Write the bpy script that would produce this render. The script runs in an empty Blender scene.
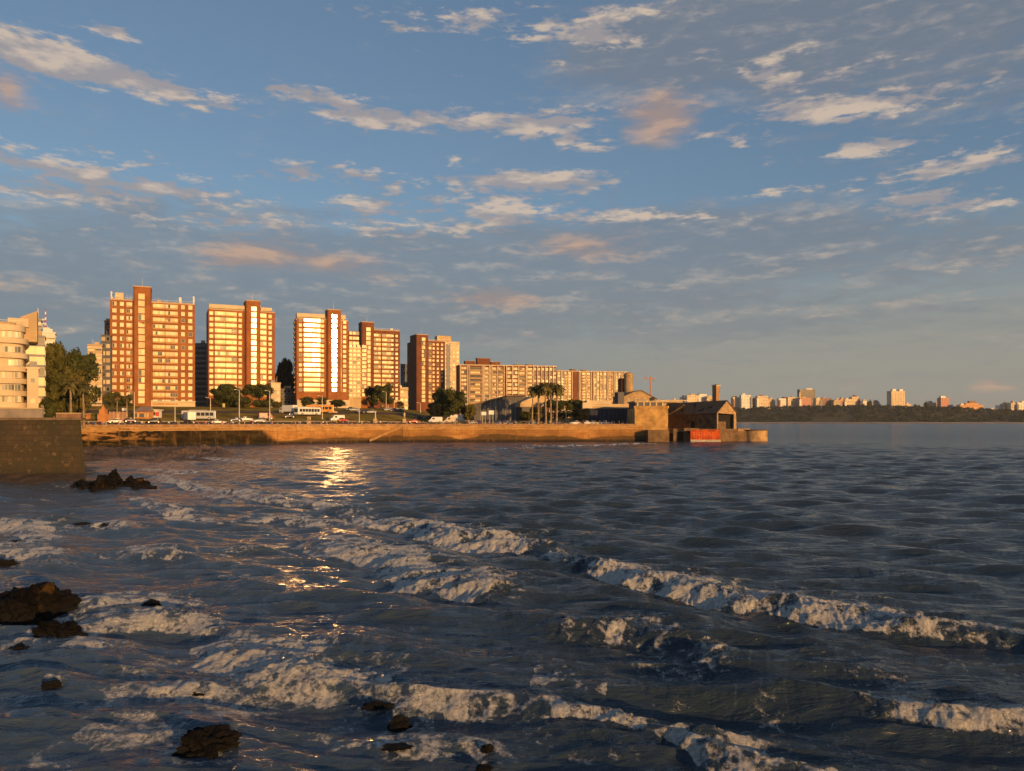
QUICK = False
import bpy, math, random
import numpy as np
from mathutils import Vector, Matrix
R = math.radians
random.seed(7)
SC = bpy.context.scene
COL = SC.collection
F = 740.0; CX = 512.0; HY = 420.5; EYE = 7.5
SUN_AZ = R(35); SUN_EL = R(7)       # sun behind the viewpoint, to the right

def WP(px, py, Y):
    return ((px - CX) / F * Y, Y, EYE - (py - HY) / F * Y)
def GP(px, py, z=0.0):
    Y = (EYE - z) * F / (py - HY)
    return ((px - CX) / F * Y, Y)

# ------------------------------------------------------------ materials
def new_mat(name):
    m = bpy.data.materials.new(name); m.use_nodes = True
    nt = m.node_tree
    return m, nt, nt.nodes['Principled BSDF']
def N(nt, t, **kw):
    n = nt.nodes.new(t)
    for k, v in kw.items():
        if k in n.inputs: n.inputs[k].default_value = v
        else: setattr(n, k, v)
    return n
def mix_rgb(nt, fac, a, b, blend='MIX'):
    n = nt.nodes.new('ShaderNodeMix'); n.data_type = 'RGBA'; n.blend_type = blend
    for i, v in ((0, fac), (6, a), (7, b)):
        if isinstance(v, (int, float)): n.inputs[i].default_value = v
        elif isinstance(v, (tuple, list)): n.inputs[i].default_value = (*v[:3], 1)
        else: nt.links.new(v, n.inputs[i])
    return n.outputs[2]
def maths(nt, op, a, b=None, c=None, clamp=False):
    n = nt.nodes.new('ShaderNodeMath'); n.operation = op; n.use_clamp = clamp
    for i, v in enumerate((a, b, c)):
        if v is None: continue
        if isinstance(v, (int, float)): n.inputs[i].default_value = v
        else: nt.links.new(v, n.inputs[i])
    return n.outputs[0]
def smooth(nt, v, a, b, lo=0.0, hi=1.0):
    n = nt.nodes.new('ShaderNodeMapRange'); n.interpolation_type = 'SMOOTHSTEP'
    nt.links.new(v, n.inputs[0])
    for i, x in ((1, a), (2, b), (3, lo), (4, hi)): n.inputs[i].default_value = x
    return n.outputs[0]
def noise(nt, vec, scale, detail=4, rough=0.55, dist=0.0):
    n = nt.nodes.new('ShaderNodeTexNoise')
    n.inputs['Scale'].default_value = scale; n.inputs['Detail'].default_value = detail
    n.inputs['Roughness'].default_value = rough; n.inputs['Distortion'].default_value = dist
    if vec is not None: nt.links.new(vec, n.inputs['Vector'])
    return n.outputs['Fac']
MC = {}
def M(name, col, rough=0.8, var=0.25, scale=0.6, bump=0.0, bscale=3.0, metal=0.0, spec=0.3, col2=None, objvar=0.0):
    """plain procedural surface: two tones mixed by noise, optional bump"""
    if name in MC: return MC[name]
    m, nt, b = new_mat(name)
    tc = N(nt, 'ShaderNodeTexCoord')
    gm = N(nt, 'ShaderNodeNewGeometry')
    f = noise(nt, gm.outputs['Position'], scale, 5, 0.6)
    f = smooth(nt, f, 0.3, 0.7)
    lo = tuple(c * (1 - var) for c in col) if col2 is None else col2
    hi = tuple(min(1, c * (1 + var * .6)) for c in col)
    c = mix_rgb(nt, f, lo, hi)
    if objvar:
        oi = N(nt, 'ShaderNodeObjectInfo')
        hs = N(nt, 'ShaderNodeHueSaturation')
        v = maths(nt, 'MULTIPLY_ADD', oi.outputs['Random'], 2 * objvar, 1 - objvar)
        nt.links.new(v, hs.inputs['Value']); nt.links.new(c, hs.inputs['Color']); c = hs.outputs[0]
    nt.links.new(c, b.inputs['Base Color'])
    b.inputs['Roughness'].default_value = rough; b.inputs['Metallic'].default_value = metal
    b.inputs['Specular IOR Level'].default_value = spec
    if bump:
        bn = N(nt, 'ShaderNodeBump', Strength=1.0, Distance=bump)
        nt.links.new(noise(nt, gm.outputs['Position'], bscale, 6, 0.65), bn.inputs['Height'])
        nt.links.new(bn.outputs[0], b.inputs['Normal'])
    MC[name] = m
    return m

# ------------------------------------------------------------ mesh helpers
class MB:
    def __init__(s): s.v = []; s.f = []; s.m = []; s.mats = []
    def mi(s, mat):
        if mat not in s.mats: s.mats.append(mat)
        return s.mats.index(mat)
    def add(s, vs, fs, mat):
        o = len(s.v); k = s.mi(mat)
        s.v += [tuple(v) for v in vs]
        for f in fs: s.f.append(tuple(i + o for i in f)); s.m.append(k)
    def box(s, x0, x1, y0, y1, z0, z1, mat, bottom=True):
        vs = [(x0,y0,z0),(x1,y0,z0),(x1,y1,z0),(x0,y1,z0),(x0,y0,z1),(x1,y0,z1),(x1,y1,z1),(x0,y1,z1)]
        fs = [(0,1,5,4),(1,2,6,5),(2,3,7,6),(3,0,4,7),(4,5,6,7)]
        if bottom: fs.append((3,2,1,0))
        s.add(vs, fs, mat)
    def prism(s, poly, z0, z1, mat, cap=True):
        """poly: list of (x,y) counter-clockwise; z0/z1 numbers or per-vertex lists"""
        n = len(poly)
        a = z0 if isinstance(z0, (list, tuple)) else [z0]*n
        b = z1 if isinstance(z1, (list, tuple)) else [z1]*n
        vs = [(p[0],p[1],a[i]) for i,p in enumerate(poly)] + [(p[0],p[1],b[i]) for i,p in enumerate(poly)]
        fs = [(i,(i+1)%n,(i+1)%n+n,i+n) for i in range(n)]
        if cap: fs += [tuple(range(n,2*n)), tuple(range(n-1,-1,-1))]
        s.add(vs, fs, mat)
    def xprism(s, prof, y0, y1, mat):
        """profile in (x,z) extruded along y"""
        n = len(prof)
        vs = [(p[0],y0,p[1]) for p in prof] + [(p[0],y1,p[1]) for p in prof]
        fs = [(i,(i+1)%n,(i+1)%n+n,i+n) for i in range(n)] + [tuple(range(n-1,-1,-1)), tuple(range(n,2*n))]
        s.add(vs, fs, mat)
    def cyl(s, p0, p1, r0, r1, mat, n=10, cap=True):
        p0 = Vector(p0); p1 = Vector(p1); d = (p1-p0).normalized()
        a = Vector((1,0,0)) if abs(d.x) < 0.9 else Vector((0,1,0))
        u = d.cross(a).normalized(); w = d.cross(u)
        vs = []
        for p, r in ((p0,r0),(p1,r1)):
            for i in range(n):
                t = 2*math.pi*i/n; vs.append(p + u*(r*math.cos(t)) + w*(r*math.sin(t)))
        fs = [((i+1)%n, i, i+n, (i+1)%n+n) for i in range(n)]
        if cap: fs += [tuple(range(n)), tuple(range(2*n-1,n-1,-1))]
        s.add(vs, fs, mat)
    def path(s, pts, rads, mat, n=8):
        for i in range(len(pts)-1): s.cyl(pts[i], pts[i+1], rads[i], rads[i+1], mat, n)
    def mesh(s, name, smooth_=False):
        me = bpy.data.meshes.new(name); me.from_pydata(s.v, [], s.f)
        for m in s.mats: me.materials.append(m)
        me.polygons.foreach_set('material_index', s.m)
        if smooth_: me.polygons.foreach_set('use_smooth', [True]*len(s.f))
        me.update(); return me
    def build(s, name, parent=None, smooth_=False, **kw):
        return link(name, s.mesh(name, smooth_), parent, **kw)
def link(name, me, parent=None, loc=(0,0,0), rz=0.0):
    o = bpy.data.objects.new(name, me); COL.objects.link(o); o.location = loc; o.rotation_euler = (0,0,rz)
    if parent is not None: o.parent = parent
    return o
def tag(o, label, cat, group=None):
    o['label'] = label; o['category'] = cat
    if group: o['group'] = group
    return o
def empty(name, loc, rz=0.0):
    o = bpy.data.objects.new(name, None); COL.objects.link(o); o.location = loc; o.rotation_euler = (0,0,rz)
    o.empty_display_size = 0.5
    return o
def dup(root, loc, rz, label, group=None, sc=None):
    r = root.copy(); COL.objects.link(r); r.location = loc; r.rotation_euler = (0,0,rz); r['label'] = label
    if group: r['group'] = group
    if sc: r.scale = sc
    for ch in list(root.children):
        c = ch.copy(); COL.objects.link(c); c.parent = r
        for g in list(ch.children):
            d = g.copy(); COL.objects.link(d); d.parent = c
    return r
def struct(o, kind='structure'): o['kind'] = kind; return o

# ------------------------------------------------------------ numpy noise
def _h(i, j, seed):
    with np.errstate(over='ignore'):
        a = (i.astype(np.uint32)*np.uint32(374761393) + j.astype(np.uint32)*np.uint32(668265263) + np.uint32((seed*2246822519) & 0xffffffff))
        a = (a ^ (a >> np.uint32(13))) * np.uint32(1274126177)
        a = a ^ (a >> np.uint32(16))
    return (a & np.uint32(0xffffff)).astype(np.float32) / np.float32(0xffffff)
def vnoise(x, y, seed=0):
    xi = np.floor(x).astype(np.int64); yi = np.floor(y).astype(np.int64)
    fx = (x-xi).astype(np.float32); fy = (y-yi).astype(np.float32)
    fx = fx*fx*fx*(fx*(fx*6-15)+10); fy = fy*fy*fy*(fy*(fy*6-15)+10)
    a=_h(xi,yi,seed); b=_h(xi+1,yi,seed); c=_h(xi,yi+1,seed); d=_h(xi+1,yi+1,seed)
    return (a*(1-fx)+b*fx)*(1-fy)+(c*(1-fx)+d*fx)*fy
def fbm(x, y, oct=4, seed=0, gain=0.5):
    s = 0; a = 1; t = 0; c, sn = math.cos(.6), math.sin(.6)
    for k in range(oct):
        s = s + a*vnoise(x, y, seed+k*17); t += a; a *= gain
        x, y = 2.03*(c*x-sn*y)+3.1, 2.03*(sn*x+c*y)+1.7
    return s/t
def sst(x, a, b):
    t = np.clip((x-a)/(b-a), 0, 1); return t*t*(3-2*t)

# ------------------------------------------------------------ camera, light, sky
cam = bpy.data.objects.new('camera', bpy.data.cameras.new('camera')); COL.objects.link(cam)
cam.data.sensor_width = 36; cam.data.lens = F/1024*36
cam.location = (0,0,EYE); cam.rotation_euler = (R(90),0,0); cam.data.shift_y = (HY-385.5)/1024
cam.data.clip_start = 0.5; cam.data.clip_end = 60000
SC.camera = cam
sd = Vector((math.sin(SUN_AZ)*math.cos(SUN_EL), -math.cos(SUN_AZ)*math.cos(SUN_EL), math.sin(SUN_EL)))
sl = bpy.data.lights.new('sun', 'SUN'); sl.energy = 4.9; sl.angle = R(0.6); sl.color = (1.0, 0.55, 0.19)
so = bpy.data.objects.new('sun', sl); COL.objects.link(so)
so.rotation_euler = sd.to_track_quat('Z', 'Y').to_euler(); so.location = (0,0,300)
SC.view_settings.view_transform = 'Standard'; SC.view_settings.look = 'None'
SC.view_settings.exposure = 0.08; SC.view_settings.gamma = 1
SC.cycles.sample_clamp_indirect = 40; SC.cycles.max_bounces = 6; SC.cycles.blur_glossy = 0.0
SC.cycles.volume_bounces = 0
try: SC.cycles.use_denoising = True
except Exception: pass
# ------------------------------------------------------------ sky
wd = bpy.data.worlds.new('World'); SC.world = wd; wd.use_nodes = True
nt = wd.node_tree; bg = nt.nodes['Background']
sky = N(nt, 'ShaderNodeTexSky'); sky.sky_type = 'NISHITA'; sky.sun_disc = False
sky.sun_elevation = SUN_EL; sky.sun_rotation = math.pi - SUN_AZ
sky.air_density = 1.0; sky.dust_density = 1.2; sky.ozone_density = 2.0; sky.altitude = 0
tc = N(nt, 'ShaderNodeTexCoord'); D = tc.outputs['Generated']
sp = N(nt, 'ShaderNodeSeparateXYZ'); nt.links.new(D, sp.inputs[0])
dx, dy, dz = sp.outputs
az = maths(nt, 'ARCTAN2', dx, dy)
el = maths(nt, 'ARCSINE', dz)
dzc = maths(nt, 'ADD', maths(nt, 'MAXIMUM', dz, 0.0), 0.10)
pxn = maths(nt, 'DIVIDE', dx, dzc); pyn = maths(nt, 'DIVIDE', dy, dzc)
pv = N(nt, 'ShaderNodeCombineXYZ'); nt.links.new(pxn, pv.inputs[0]); nt.links.new(pyn, pv.inputs[1])
P = pv.outputs[0]
av = N(nt, 'ShaderNodeCombineXYZ'); nt.links.new(az, av.inputs[0])
nt.links.new(maths(nt, 'MULTIPLY', el, 3.5), av.inputs[1]); A = av.outputs[0]
ae = N(nt, 'ShaderNodeCombineXYZ'); nt.links.new(az, ae.inputs[0]); nt.links.new(el, ae.inputs[1]); AE = ae.outputs[0]
#   # clouds seen low stretch sideways
def blob(azd, eld, sa, se, sharp=1.0, rot=0.0):
    """soft ellipse of cloud cover round one direction of the sky"""
    m_ = N(nt, 'ShaderNodeMapping'); m_.vector_type = 'TEXTURE'; nt.links.new(AE, m_.inputs[0])
    m_.inputs['Location'].default_value = (R(azd), R(eld), 0); m_.inputs['Rotation'].default_value = (0, 0, R(rot))
    m_.inputs['Scale'].default_value = (R(sa)*1.75, R(se)*1.75, 1)
    g_ = N(nt, 'ShaderNodeTexGradient'); g_.gradient_type = 'SPHERICAL'; nt.links.new(m_.outputs[0], g_.inputs[0])
    return g_.outputs['Fac']
def SKD(px, py): # direction of a cloud, in degrees
    x = (px-CX)/F; z = (HY-py)/F
    return math.degrees(math.atan(x)), math.degrees(math.atan(z/math.hypot(1, x)))
def shape(lst):
    r = 0.0
    for px, py, wpx, hpx, k, rot in lst:
        a, e = SKD(px, py)
        r = maths(nt, 'MULTIPLY_ADD', blob(a, e, wpx/12.9, hpx/12.9, 1.0, rot), k*1.15, r)
    return r
# small bright cumulus rows
small = shape([(120,76,105,11,1.15,-7),(20,62,45,12,.8,0),(118,30,26,7,.7,0),(410,122,62,12,1.05,4),(335,103,42,9,.8,-8),(545,124,55,11,1.1,2),
  (525,182,75,11,1.15,0),(610,40,40,9,.85,0),(590,22,70,10,.75,8),(765,78,22,7,.6,0),(752,60,60,10,.5,0),(580,145,30,8,.8,0),(700,135,45,8,.7,-6),
  (865,147,28,6,.8,0),(800,105,60,8,.75,0),(840,75,55,7,.7,0),(905,100,110,11,.75,2),(940,207,50,9,.9,0),(800,188,60,8,.7,0),
  (60,155,60,9,.42,0),(475,204,45,9,.7,0),(240,195,120,8,.5,0),(120,203,120,7,.5,0),(470,25,60,18,.55,0),(985,155,50,9,.6,4),
  (350,15,25,8,.6,0),(560,215,60,14,.65,0),(40,20,60,9,.5,0),(930,140,70,7,.5,0),(1000,222,50,6,.4,0),(350,185,48,18,0.47,0),(300,172,40,7,0.47,0),(225,175,40,6,0.55,0),(150,190,64,7,0.47,0),(50,190,56,8,0.47,0),(390,215,56,8,0.47,0),(30,165,48,6,0.47,0),(90,145,32,6,0.39,0),(420,235,48,7,0.39,0),(480,225,48,9,0.47,0),(640,215,48,9,0.47,0),(720,215,48,8,0.39,0),(330,225,64,8,0.47,0),(200,225,72,8,0.47,0),(60,225,72,8,0.47,0),(270,90,20,6,0.47,0),(455,160,9,5,0.55,0),(700,48,17,7,0.55,0),(740,145,8,5,0.62,0),(880,60,24,6,0.31,0),(920,195,32,6,0.47,0),(500,15,48,8,0.39,0),(390,30,12,6,0.39,0),(655,68,12,5,0.39,0),(1000,265,40,6,0.39,0),(830,300,48,5,0.31,0),(960,170,48,6,0.39,0),(560,60,18,5,.6,0)])
# large grey banks
grey = shape([(890,12,240,42,2.3,0),(760,30,120,26,.6,0),(1020,90,150,22,.75,0),(130,265,240,40,.9,0),(360,245,150,30,.7,0),(280,290,260,34,.75,0),(640,240,150,34,.9,0),(700,275,220,40,.95,0),(800,225,90,22,.5,0),
  (990,240,90,26,.6,0),(20,205,140,16,.55,0),(180,195,160,12,.45,0),(60,320,260,40,.6,0),(420,330,260,38,.5,0),(900,330,200,18,.4,0),(960,378,180,8,.7,0),(700,330,300,30,.4,0)])
# warm lit puffs
puff = shape([(665,119,36,24,1.25,0),(600,77,26,12,.6,0),(585,245,70,18,.85,-6),(495,298,48,11,1.0,0),(320,262,80,18,.85,-4),(8,85,22,26,.9,0),(235,255,50,22,.4,0),(620,311,22,7,.5,0),
  (858,383,20,8,.8,0),(992,384,22,9,.8,0),(25,280,50,12,.4,0)])
n1 = noise(nt, P, 3.4, 6, 0.58, 0.3)
mpA = N(nt, 'ShaderNodeMapping'); mpA.inputs['Location'].default_value = (3.7, 1.3, 0); nt.links.new(A, mpA.inputs[0])
n2 = noise(nt, mpA.outputs[0], 8.0, 6, 0.60, 0.25)
mpB = N(nt, 'ShaderNodeMapping'); mpB.inputs['Location'].default_value = (3.7, 1.3+0.045, 0); nt.links.new(A, mpB.inputs[0])
n2b = noise(nt, mpB.outputs[0], 8.0, 3, 0.60, 0.25)
topl = smooth(nt, maths(nt, 'SUBTRACT', n2, n2b), -0.05, 0.12)      # thinner cloud above: this side catches the sun
n3 = noise(nt, A, 34.0, 4, 0.6, 0.15)
nn = maths(nt, 'ADD', maths(nt,'MULTIPLY', n2, 0.5), maths(nt,'MULTIPLY', n3, 0.5))
d_small = smooth(nt, maths(nt,'MULTIPLY_ADD', maths(nt,'SUBTRACT', nn, 0.5), 3.6, maths(nt,'SUBTRACT', small, 0.42)), 0.0, 0.50)
g_ = maths(nt,'MULTIPLY_ADD', maths(nt,'SUBTRACT', n1, 0.5), 1.6, maths(nt,'SUBTRACT', grey, 0.40))
g_ = maths(nt,'MULTIPLY_ADD', maths(nt,'SUBTRACT', nn, 0.5), 2.2, g_)
d_grey = smooth(nt, g_, -0.25, 0.85)
pn = maths(nt,'MULTIPLY_ADD', maths(nt,'SUBTRACT', n2, 0.5), 1.9, maths(nt,'MULTIPLY', maths(nt,'SUBTRACT', n3, 0.5), 0.7))
d_puff = smooth(nt, maths(nt,'ADD', pn, maths(nt,'SUBTRACT', puff, 0.34)), 0.0, 0.85)
# a thin field of broken cloud everywhere
d_all = smooth(nt, maths(nt,'MULTIPLY_ADD', maths(nt,'SUBTRACT', nn, 0.5), 1.4, maths(nt,'SUBTRACT', n1, 0.57)), -0.05, 0.3, 0, 0.75)
lowf = smooth(nt, el, R(24), R(6))
d_all = maths(nt, 'MULTIPLY', d_all, maths(nt,'MULTIPLY_ADD', lowf, 0.85, 0.15))
SKYK = 0.13
skc = N(nt, 'ShaderNodeVectorMath'); skc.operation = 'SCALE'; skc.inputs['Scale'].default_value = SKYK
nt.links.new(sky.outputs[0], skc.inputs[0])
SKYC = mix_rgb(nt, 0.30, skc.outputs[0], (0.17,0.25,0.38))
# colours of cloud (seen radiance): warm sunlit crumbs, blue grey bases, a milky veil low down
side = smooth(nt, az, R(-28), R(22))
veilc = mix_rgb(nt, side, (0.162,0.204,0.248), (0.305,0.290,0.248))
veilc = mix_rgb(nt, smooth(nt, el, R(2.6), R(0)), veilc, (0.29,0.262,0.215))
veil = smooth(nt, el, R(15), R(2.5), 0.0, 0.94)
edge = maths(nt, 'MULTIPLY', topl, smooth(nt, nn, 0.38, 0.56))
c_small = mix_rgb(nt, edge, (0.33,0.30,0.305), (0.60,0.48,0.38))
lit = maths(nt,'MULTIPLY', maths(nt,'MULTIPLY', smooth(nt, maths(nt,'MULTIPLY_ADD', nn, 1.5, maths(nt,'MULTIPLY', d_grey, -0.22)), 0.44, 0.80), maths(nt,'MULTIPLY_ADD', topl, .75, .25)), smooth(nt, el, R(2), R(9)))
c_grey = mix_rgb(nt, lit, (0.180,0.196,0.225), (0.44,0.37,0.31))
c_puff = mix_rgb(nt, topl, (0.36,0.255,0.215), (0.52,0.34,0.24))
c = mix_rgb(nt, veil, SKYC, veilc)
lof = smooth(nt, el, R(2.2), R(6))
c = mix_rgb(nt, maths(nt,'MULTIPLY',maths(nt,'MULTIPLY',d_all,lof),0.8), c, mix_rgb(nt, edge, (0.22,0.235,0.27), (0.42,0.36,0.32)))
gk = maths(nt, 'MULTIPLY', d_grey, smooth(nt, el, R(1.5), R(9.0), 0.12, 0.62))
c = mix_rgb(nt, gk, c, c_grey)
c = mix_rgb(nt, maths(nt,'MULTIPLY',d_puff,0.80), c, c_puff)
c = mix_rgb(nt, maths(nt,'MULTIPLY',d_small,0.85), c, c_small)
fin = N(nt, 'ShaderNodeVectorMath'); fin.operation = 'SCALE'; fin.inputs['Scale'].default_value = 1/SKYK
nt.links.new(c, fin.inputs[0]); nt.links.new(fin.outputs[0], bg.inputs['Color']); bg.inputs['Strength'].default_value = SKYK

wd.cycles.sampling_method = 'MANUAL'; wd.cycles.sample_map_resolution = 256
# ------------------------------------------------------------ sea
def build_sea():
    th = np.arange(-52, 52.001, 0.075 if not QUICK else 0.2) * math.pi/180
    k = 0.0036 if not QUICK else 0.009
    r = [9.0]
    while r[-1] < 330: r.append(r[-1]*(1+k))
    while r[-1] < 45000: r.append(r[-1]*1.03)
    r = np.array(r, np.float32)
    Rr, T = np.meshgrid(r, th.astype(np.float32), indexing='ij')
    X0 = Rr*np.sin(T); Y0 = Rr*np.cos(T)
    nr, ncx = X0.shape
    dr = np.maximum(Rr*k, Rr*0.0013)
    fadeall = 1 - sst(Rr, 180, 330)
    rng = np.random.RandomState(5)
    X = X0.copy(); Y = Y0.copy(); Z = np.zeros_like(X)
    main = math.atan2(-0.62, -0.75)           # direction of travel: towards the near left shore
    # gustiness: patches of rougher and smoother water
    gust = 0.55 + 0.9*fbm(X0/14, Y0/14, 3, 91)
    shel = 1 - 0.16*sst(-X0 - 0.12*Y0, -6, 8)   # calmer over the inshore shallows on the left
    comps = []
    for i in range(84):
        lam = 0.34*(15/0.34)**((i+rng.rand())/84)
        a = (-math.pi/2 - 0.10 + rng.randn()*0.33) if lam < 5 else main + rng.randn()*0.25
        ka = 0.060 if lam < 3 else (0.040 if lam < 6 else (0.020 if lam < 9 else 0.011))
        if lam < 1.4: ka = 0.066
        comps.append((lam, a, ka*lam/(2*math.pi), rng.rand()*6.283))
    for lam, a, amp, ph in comps:
        kx, ky = math.cos(a)*2*math.pi/lam, math.sin(a)*2*math.pi/lam
        w = np.clip((lam/dr - 3.0)/3.0, 0, 1)*fadeall
        rows = np.where(w.max(axis=1) > 0)[0]
        if not len(rows): continue
        e = rows[-1]+1
        g = w[:e]*amp*shel[:e]*(gust[:e] if lam < 5 else 1)
        p = kx*X0[:e] + ky*Y0[:e] + ph
        sn = np.sin(p); cs = np.cos(p)
        Z[:e] += g*sn
        q = 0.9
        X[:e] += q*g*cs*math.cos(a); Y[:e] += q*g*cs*math.sin(a)
    Foam = np.zeros_like(Z); Bmp = np.zeros_like(Z)
    # lines of surf: (px, py, height m, foam 0..1, width m) along each crest, front edge
    BR = [
     [(345,519,.25,.0,1.2),(378,526,.65,1,1.6),(430,537,.8,1,1.9),(478,549,1.0,1,2.1),(520,553,.75,1,1.6),(533,554,.45,.0,1.1),(545,560,.5,.9,1.0),(560,562,.5,.1,1.0),(575,571,.8,.35,1.2),(590,576,.8,1,1.2),(640,588,.85,1,1.4),(700,600,.8,1,1.4),(770,611,.75,1,1.3),(850,627,.75,1,1.3),(935,638,.7,1,1.2),(965,636,.6,.45,1.1),(1000,641,.6,.5,1.1),(1060,650,.5,.5,1.1)],
     [(293,540,.3,.3,1.3),(320,552,.5,1,2.0),(360,560,.5,1,2.1),(398,570,.55,1,2.0),(405,582,.55,1,1.8),(440,594,.75,1,1.8),(466,603,.6,1,1.4),(490,606,.3,.3,1.1)],
     [(205,648,.3,.8,1.4),(215,664,.5,1,1.6),(250,682,.6,1,1.5),(300,696,.45,1,1.2),(345,704,.35,.85,1.0),(385,710,.25,.4,.8)],
     [(785,706,.25,0,.9),(860,712,.35,.1,.9),(878,716,.38,.85,1.0),(930,728,.4,1,1.1),(1000,737,.4,1,1.05),(1080,745,.4,.9,.9)],
     [(400,706,.2,.3,.6),(450,712,.22,.6,.6),(520,722,.26,.75,.65),(580,729,.3,.9,.7),(628,733,.35,1,.7),(650,742,.2,.2,.7),(690,760,.35,.9,.9),(740,780,.4,1,.9),(800,800,.3,.6,.9)],
     [(540,628,.4,.0,1.2),(585,635,.55,.6,1.2),(612,640,.65,1,1.3),(645,641,.5,.35,1.2),(680,650,.45,.02,1.3),(700,668,.55,.6,1.1),(716,668,.55,.05,1.2),(780,676,.4,0,1.4),(880,684,.25,0,1.2)],
     [(94,622,.3,.8,1.2),(120,631,.45,1,1.5),(158,628,.35,.9,1.2),(200,634,.2,.25,1.0),(240,640,.2,.1,1.0)],
     [(98,612,.3,.8,.9),(120,604,.35,.9,.9),(150,603,.3,.8,.9),(180,604,.2,.5,.8)],
     [(225,494,.4,.4,1.6),(255,501,.6,1,1.8),(275,504,.6,.2,1.6),(285,504,.5,.8,1.6),(318,509,.6,1,1.6),(345,516,.5,.3,1.4)],
     [(150,478,.3,.6,1.7),(190,490,.3,.8,1.8),(215,500,.3,.4,1.7)],
     [(240,520,.3,.4,1.4),(290,523,.35,.7,1.5),(335,528,.35,.6,1.5)],
     [(108,553,.25,.6,1.2),(140,560,.35,.9,1.2),(168,564,.3,.6,1.2)],
     [(-15,520,.3,.7,1.5),(15,532,.4,1,1.6),(22,545,.3,.5,1.4)],
     [(-15,548,.3,.6,1.2),(20,556,.3,.7,1.2),(45,562,.2,.3,1.1)],
     [(80,524,.2,.5,1.3),(120,528,.25,.6,1.3)],
     [(130,500,.25,.6,1.6),(170,516,.3,.8,1.7),(215,524,.25,.4,1.5)],
     [(860,580,.3,0,1.7),(920,583,.5,.02,1.7),(990,588,.25,0,1.6)],
     [(460,500,.3,0,2.2),(515,504,.42,.03,2.2),(600,508,.2,0,2.2)],
     [(380,514,.3,0,2.0),(470,526,.3,0,2.0),(560,538,.3,0,1.8),(640,548,.2,0,1.6)],
     [(470,545,.15,0,1.6),(560,590,.3,0,1.5),(640,604,.25,0,1.4)],
     [(230,597,.3,0,1.4),(380,612,.4,0,1.5),(500,628,.4,0,1.4),(600,650,.2,0,1.4)],
     [(690,636,.3,0,1.2),(840,664,.3,0,1.2),(960,690,.25,0,1.2)],
     [(330,655,.3,.1,1.0),(400,664,.3,.0,1.0),(520,675,.3,.05,1.0),(600,690,.2,0,1.0)],
     [(155,692,.15,.3,.7),(185,698,.3,.7,.7),(218,696,.2,.4,.7)],
     [(960,535,.3,0,2.0),(1080,545,.35,0,2.0)], [(860,488,.3,0,2.4),(1000,500,.5,0,2.4),(1060,506,.4,0,2.4)],
     [(140,470,.2,.5,2),(175,474,.3,.7,2),(225,470,.2,.4,2)], [(165,455,.3,.3,2.5),(235,462,.4,.6,2.5),(300,470,.3,.4,2.5)],
     [(520,446,.3,.4,3),(560,447,.3,.5,3),(585,446,.3,.3,3)], [(430,452,.2,.0,3),(640,444,.4,.7,2),(655,444,.3,.6,2)],
     [(20,640,.15,.5,.7),(60,650,.2,.7,.8),(105,648,.15,.4,.7)],
     [(330,735,.12,.2,.5),(430,748,.15,.3,.5),(470,758,.12,.25,.5)],
     [(500,690,.2,.05,.8),(560,694,.25,.25,.8),(640,700,.2,.1,.8),(720,708,.3,.02,.9),(800,716,.2,0,.9)],
    ]
    for bi, line in enumerate(BR):
        cs = [(*GP(px, py), h, f, w) for px, py, h, f, w in line]
        pts = []
        for a, b in zip(cs[:-1], cs[1:]):
            n = max(2, int(math.hypot(b[0]-a[0], b[1]-a[1])/0.5))
            for i in range(n): pts.append([a[j]+(b[j]-a[j])*i/n for j in range(5)])
        pts.append(list(cs[-1])); pts = np.array(pts, np.float32)
        # smooth the plan line
        for _ in range(6):
            pts[1:-1, :2] = (pts[:-2, :2]+2*pts[1:-1, :2]+pts[2:, :2])/4
        tg = np.gradient(pts[:, :2], axis=0); tg /= np.linalg.norm(tg, axis=1)[:, None]+1e-9
        pts[:,2] *= 0.80
        s_ = np.concatenate([[0], np.cumsum(np.linalg.norm(np.diff(pts[:, :2], axis=0), axis=1))])
        pad = pts[:, 4].max()*6
        sel = np.where((X0 > pts[:,0].min()-pad)&(X0 < pts[:,0].max()+pad)&(Y0 > pts[:,1].min()-pad)&(Y0 < pts[:,1].max()+pad))
        xs, ys = X0[sel], Y0[sel]
        if not len(xs): continue
        out = np.zeros((len(xs), 6), np.float32)
        for c0 in range(0, len(xs), 60000):
            x_ = xs[c0:c0+60000]; y_ = ys[c0:c0+60000]
            d2 = (x_[:,None]-pts[None,:,0])**2+(y_[:,None]-pts[None,:,1])**2
            j = d2.argmin(axis=1)
            ex, ey = x_-pts[j,0], y_-pts[j,1]
            al = ex*tg[j,0]+ey*tg[j,1]
            sd_ = ex*tg[j,1]-ey*tg[j,0]     # + in front (towards the shore), - behind the crest
            over = np.where(j == 0, np.maximum(-al, 0), np.where(j == len(pts)-1, np.maximum(al, 0), 0))
            out[c0:c0+60000] = np.stack([sd_, s_[j]+al, pts[j,2], pts[j,3], pts[j,4], over], 1)
        d, s, H, Fo, W_, ov = out.T
        endf = np.exp(-(ov/1.0)**2)
        wob = (fbm(s/3.2, s*0+bi*7.3, 2, 11)-0.5)*1.4*W_*0.6 + (fbm(xs/1.1, ys/1.1, 4, 33, .55)-0.5)*0.8
        ampn = 0.6+0.8*fbm(s/2.6, s*0+bi*3.1, 2, 41)
        wob = wob*(0.35+0.65*(Fo > 0.2)); d = d + wob
        wv = 0.55+0.95*fbm(s/2.6, s*0+bi*5.7, 2, 49); W_ = W_*wv
        prof = np.where(d > -W_*0.55, np.where(Fo > .3, sst(-d/W_, -0.45, 0.6), sst(-d/W_, -1.1, 0.8)), np.exp(-np.maximum(-d/W_-0.55, 0)**1.3*0.8))
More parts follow.
